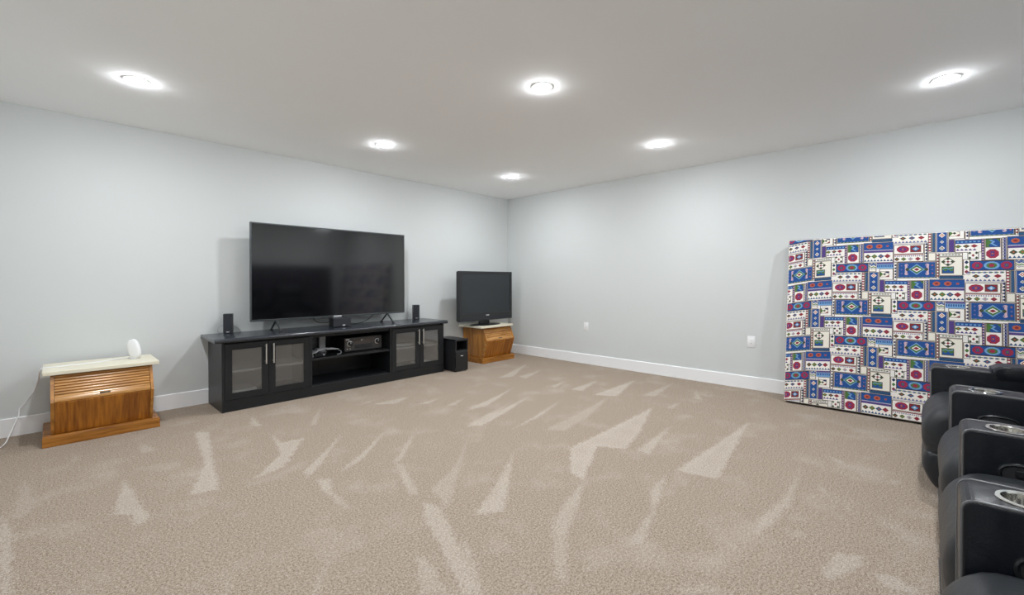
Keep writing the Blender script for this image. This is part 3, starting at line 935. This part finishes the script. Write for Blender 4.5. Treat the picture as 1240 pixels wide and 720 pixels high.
bm = bm_new(); lathe(bm, [(0.0, 0.0), (0.03, 0.0), (0.031, 0.003), (0.022, 0.011), (0.0, 0.012)], (0, 0, 0), 28)
for v in bm.verts: v.co.y = v.co.y * 0.85 + 0.004
obj('foot', bm, 'boxgrey', t, True)
bm = bm_new()
tube(bm, smooth_path([(-4.582, -0.245, TZ + 0.010), (-4.61, -0.22, TZ + 0.006), (-4.66, -0.21, TZ + 0.004), (-4.76, -0.25, TZ + 0.003), (-4.86, -0.29, TZ + 0.003), (-4.96, -0.30, TZ + 0.003), (-5.04, -0.31, TZ + 0.003),
                      (-5.078, -0.315, TZ + 0.003), (-5.092, -0.31, TZ - 0.02), (-5.10, -0.25, 0.43), (-5.12, -0.16, 0.34), (-5.145, -0.10, 0.285), (-5.165, -0.075, 0.25), (-5.195, -0.06, 0.205), (-5.20, -0.075, 0.165),
                      (-5.215, -0.11, 0.12), (-5.23, -0.14, 0.075), (-5.245, -0.18, 0.035), (-5.26, -0.24, 0.008), (-5.29, -0.33, 0.006), (-5.36, -0.38, 0.006), (-5.5, -0.30, 0.006)], 8), 0.0042, 8)
bm.transform(router_inv)
o = obj('power_cord', bm, 'cordwhite', t, True)
o['label'] = 'white power cord running off the chest down to the carpet'

# ------------------------------------------------------------------ patterned mattress leaning on the right wall
def lin(r, g, b):
    f = lambda c: (c / 255 / 12.92) if c <= 10 else ((c / 255 + 0.055) / 1.055) ** 2.4
    return (f(r), f(g), f(b), 1.0)


PC = dict(W=lin(236, 232, 226), C=lin(231, 226, 214), B=lin(18, 72, 140), N=lin(20, 38, 78), T=lin(38, 80, 118), G=lin(70, 112, 52), K=lin(58, 66, 46), R=lin(152, 36, 66),
          D=lin(132, 30, 42), L=lin(112, 156, 200), P=lin(76, 54, 122), X=lin(84, 66, 48), Y=lin(168, 168, 178), O=lin(176, 92, 62), V=lin(104, 106, 150), I=lin(196, 170, 178))
ML, MH, MT = 2.03, 1.5195, 0.135
LW, LH, OS, OT = 0.830, 0.640, 0.489, 0.898


def rect(x0, x1, y0, y1):
    return [(x0, y0), (x1, y0), (x1, y1), (x0, y1)]


def dia(x, y, a, b):
    return [(x - a, y), (x, y - b), (x + a, y), (x, y + b)]


def ell(x, y, a, b, n=12):
    return [(x + a * math.cos(2 * math.pi * (k + 0.5) / n), y + b * math.sin(2 * math.pi * (k + 0.5) / n)) for k in range(n)]


def tile():
    """one repeat of the printed patchwork, in metres about the middle of its blue rug block: (layer, polygon, colour)"""
    o = []
    def a(l, p, c): o.append((l, p, c))
    def block(x0, x1, y0, y1, c, e=0.004, line='X'):
        e += 0.001
        a(1, rect(x0, x1, y0, y1), line); a(2, rect(x0 + e, x1 - e, y0 + e, y1 - e), c)
    def dias(xs, y, sx, sy, cols, l=3):
        for x, c in zip(xs, cols):
            a(l, dia(x, y, sx, sy), c); a(l + 1, dia(x, y, sx * 0.32, sy * 0.32), 'O' if c != 'D' else 'R')
    def zig_h(x0, x1, y0, y1, n, c, l=3):
        w = (x1 - x0) / n
        for k in range(n):
            a(l, [(x0 + k * w, y0), (x0 + (k + 1) * w, y0), (x0 + (k + 0.5) * w, y1)], c)
    def zig_v(x0, x1, y0, y1, n, c, l=3):
        w = (y1 - y0) / n
        for k in range(n):
            a(l, [(x1, y0 + k * w), (x1, y0 + (k + 1) * w), (x0, y0 + (k + 0.5) * w)], c)
    def beads(x0, x1, y0, y1, n, c, vert, l=3):
        for k in range(n):
            if vert:
                w = (y1 - y0) / n; a(l, rect(x0, x1, y0 + (k + 0.2) * w, y0 + (k + 0.75) * w), c)
            else:
                w = (x1 - x0) / n; a(l, rect(x0 + (k + 0.2) * w, x0 + (k + 0.75) * w, y0, y1), c)
    # 1 the blue rug with its green medallion
    block(-0.118, 0.114, -0.072, 0.064, 'Y'); a(3, rect(-0.110, 0.107, -0.063, 0.057), 'B')
    beads(-0.112, 0.110, -0.0715, -0.0640, 9, 'G', False)
    a(4, [(-0.062, 0), (-0.045, 0.010), (0.045, 0.010), (0.062, 0), (0.045, -0.010), (-0.045, -0.010)], 'G')
    a(5, dia(0, 0, 0.048, 0.046), 'L'); a(6, dia(0, 0, 0.041, 0.036), 'G'); a(7, dia(0, 0, 0.028, 0.020), 'W'); a(8, dia(0, 0, 0.019, 0.0125), 'D')
    for s in (-1, 1):
        a(4, rect(s * 0.064 - 0.007, s * 0.064 + 0.007, -0.042, 0.042), 'I'); a(5, ell(s * 0.062, 0.036, 0.012, 0.011, 8), 'I'); a(5, ell(s * 0.062, -0.036, 0.012, 0.011, 8), 'I')
        a(6, ell(s * 0.056, 0.034, 0.004, 0.004, 6), 'B'); a(6, ell(s * 0.056, -0.034, 0.004, 0.004, 6), 'B')
        a(6, dia(s * 0.058, 0, 0.012, 0.016), 'K')
        for k in (-1, 0, 1):
            a(4, ell(s * 0.092, k * 0.032, 0.0055, 0.006, 6), 'V' if s < 0 or k == 0 else 'O')
    # 2 white stripe with dark triangles left of the rug
    block(-0.143, -0.119, -0.090, 0.062, 'W', 0.003); zig_v(-0.139, -0.124, -0.075, 0.050, 5, 'N')
    # 3 stripe of red dots
    block(0.113, 0.130, -0.074, 0.127, 'W', 0.003); beads(0.118, 0.126, -0.066, 0.122, 8, 'D', True)
    # 4 cream block with the checked diamond and the green square
    block(0.131, 0.261, -0.053, 0.098, 'C', 0.003)
    a(3, dia(0.180, 0.058, 0.040, 0.0365), 'K'); a(4, dia(0.180, 0.058, 0.0325, 0.0295), 'W')
    for i in (-1, 0, 1):
        for j in (-1, 0, 1):
            if (i + j) % 2 == 0:
                a(5, dia(0.180 + (i + j) * 0.0112, 0.058 + (i - j) * 0.0102, 0.0105, 0.0095), 'D' if i == 0 else 'K')
    a(3, rect(0.144, 0.213, -0.036, 0.020), 'X'); a(4, rect(0.148, 0.209, -0.032, 0.016), 'G')
    a(5, [(0.149, -0.031), (0.209, -0.031), (0.209, -0.012), (0.196, -0.020), (0.182, -0.004), (0.166, -0.018), (0.149, -0.008)], 'B')
    a(5, [(0.149, 0.002), (0.168, 0.012), (0.184, 0.003), (0.209, 0.013), (0.209, 0.007), (0.184, -0.002), (0.168, 0.006), (0.149, -0.003)], 'L')
    block(0.131, 0.261, 0.100, 0.126, 'W', 0.003); beads(0.145, 0.250, 0.109, 0.117, 6, 'G', False); a(4, rect(0.145, 0.250, 0.111, 0.114), 'K')
    a(1, rect(0.131, 0.264, -0.080, -0.054), 'N'); a(2, rect(0.131, 0.264, -0.074, -0.060), 'T')
    # 5 column of three diamonds
    block(0.262, 0.300, -0.048, 0.074, 'W', 0.003)
    for y, c in ((0.050, 'N'), (0.013, 'G'), (-0.024, 'D')):
        a(3, dia(0.281, y, 0.012, 0.015), c)
    # 6 row of four diamonds under a red line
    block(-0.143, 0.040, 0.064, 0.128, 'W', 0.003)
    dias((-0.122, -0.080, -0.038, 0.006), 0.088, 0.018, 0.016, 'KGYD'); beads(-0.138, 0.036, 0.108, 0.117, 14, 'V', False); a(3, rect(-0.141, 0.040, 0.121, 0.127), 'D')
    # 7 red octagon and blue diamond square
    block(-0.143, 0.042, 0.130, 0.209, 'W', 0.003)
    a(3, ell(-0.085, 0.170, 0.040, 0.030, 10), 'R'); a(4, ell(-0.085, 0.170, 0.024, 0.016, 6), 'P'); a(5, dia(-0.085, 0.170, 0.008, 0.012), 'O')
    a(3, rect(-0.040, 0.026, 0.143, 0.199), 'X'); a(4, rect(-0.036, 0.022, 0.147, 0.195), 'D'); a(5, dia(-0.007, 0.171, 0.029, 0.023), 'N'); a(6, dia(-0.007, 0.171, 0.022, 0.017), 'L'); a(7, dia(-0.007, 0.171, 0.008, 0.006), 'W')
    # 8 zigzag row, 9 three diamonds
    a(1, rect(-0.143, 0.064, 0.210, 0.244), 'C'); zig_h(-0.140, 0.062, 0.222, 0.240, 9, 'V'); a(3, rect(-0.143, 0.064, 0.212, 0.217), 'Y')
    a(1, rect(-0.143, 0.064, 0.244, 0.300), 'W'); dias((-0.085, -0.030, 0.026), 0.262, 0.021, 0.015, 'KTD'); beads(-0.140, 0.062, 0.283, 0.296, 7, 'V', False); beads(-0.125, 0.066, 0.287, 0.293, 7, 'G', False, 4)
    # 10 zigzag column, cream square, pink beads, teal bar and blue column
    block(0.043, 0.065, 0.066, 0.222, 'W', 0.003); zig_v(0.046, 0.062, 0.072, 0.216, 6, 'N')
    block(0.066, 0.112, 0.067, 0.134, 'C', 0.003)
    block(0.066, 0.086, 0.137, 0.302, 'W', 0.003); beads(0.070, 0.082, 0.142, 0.298, 7, 'R', True)
    block(0.087, 0.109, 0.137, 0.302, 'Y', 0.003); a(3, rect(0.092, 0.106, 0.141, 0.298), 'T')
    block(0.111, 0.179, 0.135, 0.302, 'Y', 0.003); a(3, rect(0.119, 0.172, 0.139, 0.298), 'B')
    for y, s in ((0.272, 1.0), (0.218, 0.62), (0.168, 0.9)):
        a(4, dia(0.146, y, 0.019 * s, 0.020 * s), 'C'); a(5, dia(0.146, y, 0.012 * s, 0.013 * s), 'K' if s < 1 else 'O'); a(6, dia(0.146, y, 0.005 * s, 0.006 * s), 'W')
    # 13 purple bar, 14 checked square
    block(0.182, 0.217, 0.131, 0.234, 'V', 0.003); a(3, rect(0.188, 0.212, 0.136, 0.230), 'P')
    block(0.182, 0.272, 0.236, 0.330, 'W', 0.003)
    a(3, rect(0.186, 0.246, 0.258, 0.308), 'X'); a(4, rect(0.189, 0.243, 0.261, 0.305), 'C')
    a(5, [(0.189, 0.261), (0.207, 0.283), (0.189, 0.305)], 'G'); a(5, dia(0.216, 0.283, 0.011, 0.010), 'K'); a(5, [(0.243, 0.305), (0.225, 0.305), (0.216, 0.296), (0.243, 0.290)], 'N'); a(5, [(0.243, 0.261), (0.243, 0.276), (0.222, 0.262)], 'D')
    a(1, rect(0.165, 0.272, 0.331, 0.376), 'L'); beads(0.165, 0.272, 0.345, 0.362, 8, 'B', False); a(2, rect(0.165, 0.272, 0.366, 0.376), 'V'); a(1, rect(0.165, 0.272, 0.376, 0.392), 'P')
    # zigzag square beside the medallion bar
    block(0.112, 0.163, 0.305, 0.384, 'C', 0.003)
    for (dy, c) in ((0.056, 'B'), (0.046, 'B'), (0.028, 'G'), (0.014, 'Y')):
        y = 0.308 + dy
        a(3, [(0.116, y + 0.014), (0.130, y), (0.142, y + 0.008), (0.159, y), (0.159, y + 0.008), (0.142, y + 0.017), (0.130, y + 0.009), (0.116, y + 0.021 if dy < 0.05 else y + 0.02)], c)
    # 15 dotted navy bar, diamonds, checks
    block(0.218, 0.362, 0.126, 0.228, 'W', 0.003)
    a(3, rect(0.221, 0.360, 0.196, 0.224), 'B'); beads(0.224, 0.358, 0.205, 0.215, 6, 'L', False, 4)
    dias((0.236, 0.280, 0.322), 0.176, 0.020, 0.014, 'GKD'); zig_h(0.222, 0.335, 0.142, 0.158, 5, 'P')
    block(0.286, 0.346, 0.072, 0.135, 'W', 0.003, 'K'); 
    for i in range(3):
        for j in range(3):
            if (i + j) % 2 == 0: a(4, dia(0.298 + i * 0.018, 0.084 + j * 0.019, 0.009, 0.011), 'K' if i != 1 else 'D')
    # 16 bead column and green/blue zigzag square above the red octagon
    block(0.359, 0.375, 0.062, 0.230, 'I', 0.002); beads(0.362, 0.372, 0.066, 0.228, 8, 'P', True)
    block(0.376, 0.462, 0.062, 0.230, 'W', 0.003)
    a(3, rect(0.381, 0.456, 0.160, 0.226), 'X'); a(4, rect(0.384, 0.453, 0.163, 0.223), 'B')
    a(5, [(0.384, 0.223), (0.384, 0.163), (0.404, 0.163), (0.396, 0.180), (0.422, 0.192), (0.406, 0.208), (0.420, 0.223)], 'G')
    a(6, [(0.398, 0.216), (0.418, 0.202), (0.404, 0.190), (0.432, 0.168), (0.444, 0.168), (0.418, 0.190), (0.430, 0.203), (0.410, 0.218)], 'L')
    a(6, [(0.436, 0.223), (0.453, 0.200), (0.453, 0.223)], 'G')
    a(3, ell(0.416, 0.112, 0.035, 0.037, 8), 'R'); a(4, rect(0.406, 0.426, 0.092, 0.132), 'P'); a(5, rect(0.411, 0.421, 0.106, 0.118), 'O')
    # 17 navy zigzag column
    block(0.463, 0.489, 0.062, 0.232, 'W', 0.003); a(3, rect(0.472, 0.482, 0.066, 0.228), 'N'); zig_v(0.466, 0.484, 0.066, 0.228, 7, 'V', 4)
    # 18 blue panel with orange ovals, purple stripe and a row of diamonds
    block(0.490, 0.686, 0.062, 0.238, 'W', 0.003)
    a(3, rect(0.492, 0.684, 0.172, 0.234), 'B')
    for x, s in ((0.530, 1), (0.594, 1), (0.648, 0.4)):
        a(4, ell(x, 0.204, 0.022 * s, 0.018 * s, 10), 'O'); a(5, ell(x, 0.204, 0.011 * s, 0.009 * s, 6), 'D')
    a(3, rect(0.492, 0.684, 0.150, 0.169), 'P'); a(4, rect(0.492, 0.684, 0.164, 0.168), 'V')
    dias((0.520, 0.563, 0.606, 0.648), 0.118, 0.021, 0.019, 'KGTD'); zig_h(0.492, 0.684, 0.074, 0.092, 9, 'T')
    # medallion bar
    block(-0.118, 0.110, 0.303, 0.382, 'N', 0.003); a(3, rect(-0.114, 0.106, 0.311, 0.375), 'B')
    for x in (-0.078, 0.070):
        a(4, ell(x, 0.343, 0.030, 0.029, 8), 'R'); a(5, rect(x - 0.010, x + 0.010, 0.330, 0.356), 'P'); a(6, ell(x, 0.343, 0.006, 0.008, 6), 'G')
    a(4, ell(-0.004, 0.343, 0.041, 0.030, 12), 'L'); a(5, ell(-0.004, 0.343, 0.028, 0.020, 10), 'G'); a(6, ell(-0.004, 0.343, 0.015, 0.013, 8), 'R')
    return o


def clip_poly(p, lo, hi, ax):
    for s, lim in ((1, lo), (-1, hi)):
        out = []
        for i in range(len(p)):
            A, C = p[i], p[(i + 1) % len(p)]
            da, dc = s * (A[ax] - lim), s * (C[ax] - lim)
            if da >= 0: out.append(A)
            if (da >= 0) != (dc >= 0):
                k = da / (da - dc)
                out.append((A[0] + k * (C[0] - A[0]), A[1] + k * (C[1] - A[1])))
        p = out
        if len(p) < 3: return []
    return p


def mattress():
    th = math.atan2(0.195, 1.507)
    t = thing('mattress', 'mattress in a blue, red and white patchwork print, leaning on the right wall', 'mattress', (-0.335 + 0.0, -3.905, 0.0))
    # local frame: X = into the wall (thickness), -Y = along the wall, Z = up the face
    Rm = Matrix.Rotation(th, 4, 'Y')
    base = Vector((0, 0, MT * math.sin(th)))
    def finish(o): o.matrix_local = Matrix.Translation(base) @ Rm
    bm = bm_new(); box(bm, 0, MT, -ML, 0, 0.0, MH, 0.012, 3)
    finish(obj('cover', bm, 'cover', t, True))
    bm = bm_new(); box(bm, 0.006, MT - 0.012, -ML + 0.02, -0.02, -0.0035, 0.0005)  # thin black strip under the mattress's lower edge
    d = obj('bottom_strip', bm, 'matteblack', t); finish(d)
    d['label'] = 'thin black strip along the bottom edge'
    bm = bm_new()
    lo = bm.loops.layers.color.new('print') if False else bm.loops.layers.float_color.new('print')
    TL = tile()
    faces = (
        # lower s, upper s, lower t, upper t, and the mapping of (s, t, lift) onto the body
        (0.007, ML - 0.007, 0.007, MH - 0.007, lambda s, q, h: Vector((-h, -s, q))),
        (-MT + 0.008, -0.007, 0.012, MH - 0.012, lambda s, q, h: Vector((-s, h, q))),
        (0.012, ML - 0.012, MH + 0.007, MH + MT - 0.012, lambda s, q, h: Vector((q - MH, -s, MH + h))),
    )
    for (s0, s1, t0, t1, mp) in faces:
        for i in range(-2, 4):
            for j in range(-2, 7):
                for half in (0, 1):
                    cx = OS + i * LW + half * LW / 2; cy = OT + (j - 3) * LH + half * LH / 2
                    if cx < s0 - 0.8 or cx > s1 + 0.3 or cy < t0 - 0.45 or cy > t1 + 0.15: continue
                    for l, poly, c in TL:
                        pp = [(cx + x, cy + y) for x, y in poly]
                        # the cloth pulls in a little towards its left end
                        q = []
                        for x, y in pp:
                            k = max(0.0, 0.49 - x)
                            q.append((x + 0.12 * k * k, y - 0.20 * min(k, 0.6) ** 2))
                        q = clip_poly(q, s0, s1, 0)
                        if q: q = clip_poly(q, t0, t1, 1)
                        if len(q) < 3: continue
                        vs = [bm.verts.new(mp(x, y, 0.0003 + 0.00012 * l)) for x, y in q]
                        try:
                            f = bm.faces.new(vs)
                        except ValueError:
                            continue
                        for lp in f.loops: lp[lo] = PC[c]
    o = obj('printed_fabric', bm, 'print', t); finish(o)
    o['kind'] = 'stuff'
    o['label'] = 'blue, red and white patchwork print of the cover'


mattress()

t = thing('mattress', 'dark navy plaid mattress leaning on the back wall behind the recliners', 'mattress', (-0.40, -5.90, 0.0))
bm = bm_new(); box(bm, -2.03, 0, -0.10, 0.0, 0.0, 1.50, 0.02, 3)
o = obj('cover', bm, 'plaid', t, True); o.rotation_euler = (0.03, 0, 0)
o.location = (0, -0.003, 0.006)
bm = bm_new(); tube(bm, [(-2.015, -0.004, 1.492), (-0.015, -0.004, 1.492)], 0.006, 8)
o = obj('piping', bm, 'cordgrey', t, True); o.rotation_euler = (0.03, 0, 0); o.location = (0, -0.003, 0.006)

# ------------------------------------------------------------------ row of black leather recliners
def resample(poly, n):
    P = [Vector((0, a, b)) for a, b in poly]
    P = smooth_path(P + [P[0]], 6)[:-1]
    d = [0.0]
    for i in range(1, len(P) + 1): d.append(d[-1] + (P[i % len(P)] - P[i - 1]).length)
    out = []
    j = 0
    for k in range(n):
        s = d[-1] * k / n
        while d[j + 1] < s: j += 1
        f = (s - d[j]) / max(1e-9, d[j + 1] - d[j])
        out.append(P[j % len(P)].lerp(P[(j + 1) % len(P)], f))
    return out


def pillow(bm, poly, x0, x1, r=0.05, inset=0.55, n=56, crown=0.0, tuck=None, seed=0):
    """closed (y, z) outline swept along x; its ends round over like a stuffed cushion"""
    P = resample(poly, n)
    c = sum(P, Vector()) / n
    xs = []
    k = 7
    for i in range(k + 1):
        a = math.pi / 2 * i / k
        xs.append((x0 + r * (1 - math.sin(a)), 1))
    secs = []
    for i in range(k + 1):
        a = math.pi / 2 * i / k
        secs.append((x0 + r * (1 - math.cos(a)), math.sin(a)))
    m = 10
    for i in range(1, m):
        secs.append((x0 + r + (x1 - x0 - 2 * r) * i / m, 1.0))
    for i in range(k, -1, -1):
        a = math.pi / 2 * i / k
        secs.append((x1 - r * (1 - math.cos(a)), math.sin(a)))
    b = bmesh.new(); rings = []
    w = x1 - x0
    for x, s in secs:
        u = (x - x0) / w
        cr = 1 + crown * math.sin(math.pi * u)
        ring = []
        for p in P:
            v = p - c
            L = v.length
            sc = max(0.0, 1 - (inset * r / L) * (1 - s)) * (1 + (cr - 1) * 1.0)
            q = c + v * sc
            if tuck: q = tuck(x, u, q)
            ring.append(b.verts.new((x, q.y, q.z)))
        rings.append(ring)
    for A, C in zip(rings, rings[1:]):
        for i in range(n):
            b.faces.new((A[i], A[(i + 1) % n], C[(i + 1) % n], C[i]))
    b.faces.new(rings[0][::-1]); b.faces.new(rings[-1])
    bmesh.ops.recalc_face_normals(b, faces=b.faces[:])
    merge(bm, b)
    return bm


def arm_outline(hump=True):
    """side view (y, z) of a console arm: front edge at y = 0, console top, then a raised armrest pad"""
    pts = [(-0.80, 0.03), (-0.012, 0.03), (0.0, 0.045), (0.0, 0.575)]
    for k in range(1, 6):
        a = math.pi / 2 * k / 5
        pts.append((-0.025 + 0.025 * math.cos(a), 0.575 + 0.025 * math.sin(a)))
    pts += [(-0.10, 0.601), (-0.20, 0.599), (-0.245, 0.598), (-0.80, 0.598)]
    return pts


def boolean_cut(o, cutter):
    md = o.modifiers.new('cut', 'BOOLEAN'); md.operation = 'DIFFERENCE'; md.object = cutter; md.solver = 'EXACT'
    bpy.context.view_layer.update()
    dg = bpy.context.evaluated_depsgraph_get()
    me = bpy.data.meshes.new_from_object(o.evaluated_get(dg))
    o.modifiers.clear()
    o.data = me
    bpy.data.objects.remove(cutter, do_unlink=True)


AW = 0.168                                            # arm width


def armrest(t, x0, xn, handle=True):
    """arm whose near (-x) face is at x0; returns the arm object with its sub-parts"""
    bm = bm_new(); prism(bm, arm_outline(), 'x', x0, x0 + AW, 0.008, 3)
    arm = obj('armrest', bm, 'leather', None, False)
    # cup well
    cc = (x0 + AW / 2, -0.118)
    bm = bm_new(); lathe(bm, [(0.0, 0.52), (0.043, 0.52), (0.046, 0.66), (0.0, 0.66)], (cc[0], cc[1], 0), 36)
    cut = obj('cutter', bm, 'steel')
    boolean_cut(arm, cut)
    arm.parent = t
    me = arm.data
    me.polygons.foreach_set('use_smooth', [True] * len(me.polygons)); me.set_sharp_from_angle(angle=math.radians(35))
    bm = bm_new()
    lathe(bm, [(0.0, 0.523), (0.040, 0.523), (0.0425, 0.526), (0.0440, 0.600), (0.0475, 0.6035), (0.056, 0.6035), (0.0575, 0.6015), (0.0545, 0.5995), (0.0455, 0.600), (0.0442, 0.598), (0.0425, 0.5255), (0.0, 0.5215)], (cc[0], cc[1], 0.0008), 40)
    c = obj('cup_holder', bm, 'steel', arm, True); c['label'] = 'polished steel cup holder'
    # stitched edge along the near side
    e = [(-0.245, 0.597), (-0.20, 0.598), (-0.10, 0.600), (-0.027, 0.5995)]
    for k in range(1, 6):
        a = math.pi / 2 * (1 - k / 5)
        e.append((-0.027 + 0.0255 * math.cos(a), 0.5735 + 0.0255 * math.sin(a)))
    e += [(-0.001, 0.45), (-0.001, 0.25), (-0.001, 0.05)]
    for xx in (x0 + 0.005, x0 + AW - 0.005):
        bm = bm_new(); tube(bm, [(xx, a, b_) for a, b_ in e], 0.0042, 8)
        obj('piping', bm, 'piping', arm, True)
    # raised pad behind the cup holder
    pad = [(-0.262, 0.560), (-0.250, 0.600), (-0.275, 0.632), (-0.34, 0.640), (-0.55, 0.640), (-0.76, 0.632), (-0.79, 0.600), (-0.78, 0.560)]
    bm = bm_new(); pillow(bm, pad, x0 - 0.006, x0 + AW + 0.006, 0.03, 0.7, 40)
    obj('arm_pad', bm, 'leather', arm, True)
    if handle:
        cy, cz, ry, rz = -0.155, 0.468, 0.066, 0.036
        ring = []
        for k in range(40):
            a = 2 * math.pi * k / 40
            ca, sa = math.cos(a), math.sin(a)
            ring.append((x0 - 0.002, cy + math.copysign(abs(ca) ** 0.7, ca) * ry, cz + math.copysign(abs(sa) ** 0.8, sa) * rz))
        bm = bm_new(); tube(bm, ring, 0.0062, 8, closed=True)
        h = obj('recline_handle', bm, 'gloss', arm, True); h['label'] = 'oval gloss black recline handle recess'
        bm = bm_new(); prism(bm, [(a[1], a[2]) for a in ring], 'x', x0 - 0.0028, x0 + 0.001)
        obj('handle_cup', bm, 'cordblack', arm)
        bm = bm_new(); box(bm, x0 - 0.010, x0 - 0.0026, cy - 0.040, cy + 0.030, cz - 0.006, cz + 0.020, 0.003)
        obj('pull_lever', bm, 'gloss', arm)
    return arm


def recliner(xarm, y, xs0, xs1, label, seat_y, end_arm=None):
    t = thing('recliner', label, 'recliner', (xarm, y, 0), group='row of black leather recliners')
    armrest(t, 0.0, 0)
    if end_arm is not None: armrest(t, end_arm - xarm, 0)
    a, b_ = xs0 - xarm + 0.004, xs1 - xarm - 0.004
    f = seat_y
    seat = [(-0.56, 0.27), (-0.10, 0.215), (f - 0.030, 0.205), (f - 0.006, 0.25), (f + 0.002, 0.315), (f - 0.012, 0.385), (f - 0.05, 0.440), (f - 0.12, 0.470), (-0.30, 0.472), (-0.56, 0.455)]
    def pleat(x, u, q):
        # gathered leather near the cushion's lower front corners
        k = math.exp(-((q.z - 0.27) / 0.06) ** 2) * (math.exp(-(u / 0.10) ** 2) + math.exp(-((1 - u) / 0.10) ** 2))
        if q.y > f - 0.09:
            q = q + Vector((0, -0.006 * k * (1 + math.sin(q.z * 210 + u * 14)), 0))
        return q
    bm = bm_new(); pillow(bm, seat, a, b_, 0.075, 0.85, 72, 0.0, pleat)
    s = obj('seat_cushion', bm, 'leather2', t, True)
    foot = [(-0.30, 0.05), (f - 0.085, 0.035), (f - 0.045, 0.05), (f - 0.012, 0.11), (f - 0.002, 0.165), (f - 0.012, 0.215), (f - 0.05, 0.235), (-0.30, 0.20)]
    bm = bm_new(); pillow(bm, foot, a, b_, 0.05, 0.7, 56)
    q = obj('footrest', bm, 'leather2', t, True)
    bm = bm_new(); tube(bm, [(a + 0.05, f - 0.0015, 0.128), ((a + b_) / 2, f - 0.0008, 0.128), (b_ - 0.05, f - 0.0015, 0.128)], 0.002, 6)
    obj('seam', bm, 'piping', q, True)
    bm = bm_new(); box(bm, a + 0.01, b_ - 0.01, -0.78, -0.12, 0.03, 0.20, 0.01)
    obj('base', bm, 'matteblack', t)
    for xx in (a + 0.05, b_ - 0.05):
        for yy in (-0.72, -0.17):
            obj('foot', B(xx - 0.025, xx + 0.025, yy - 0.025, yy + 0.025, 0.0, 0.0305), 'plastic', t)
    back = [(-0.50, 0.42), (-0.455, 0.50), (-0.46, 0.60), (-0.505, 0.80), (-0.53, 0.93), (-0.58, 0.99), (-0.66, 0.98), (-0.72, 0.86), (-0.74, 0.60), (-0.72, 0.30), (-0.64, 0.25), (-0.56, 0.30)]
    bm = bm_new(); pillow(bm, back, a, b_, 0.06, 0.8, 64)
    bk = obj('backrest', bm, 'leather', t, True)
    head = [(-0.515, 0.80), (-0.495, 0.86), (-0.505, 0.95), (-0.555, 1.01), (-0.63, 1.00), (-0.64, 0.90), (-0.60, 0.80)]
    bm = bm_new(); pillow(bm, head, a + 0.01, b_ - 0.01, 0.05, 0.8, 48)
    obj('headrest', bm, 'leather', t, True)
    return t


recliner(-1.265, -4.885, -1.850, -1.265, 'black leather recliner farthest along the row, next to the patterned mattress', 0.040)
recliner(-2.020, -4.948, -2.590, -2.020, 'black leather recliner second from the mattress end of the row', 0.046)
recliner(-2.760, -4.953, -3.320, -2.760, 'black leather recliner third from the mattress end of the row', 0.062)
recliner(-3.490, -4.917, -4.075, -3.490, 'nearest black leather recliner at the right edge, in the foreground', 0.048, -4.245)
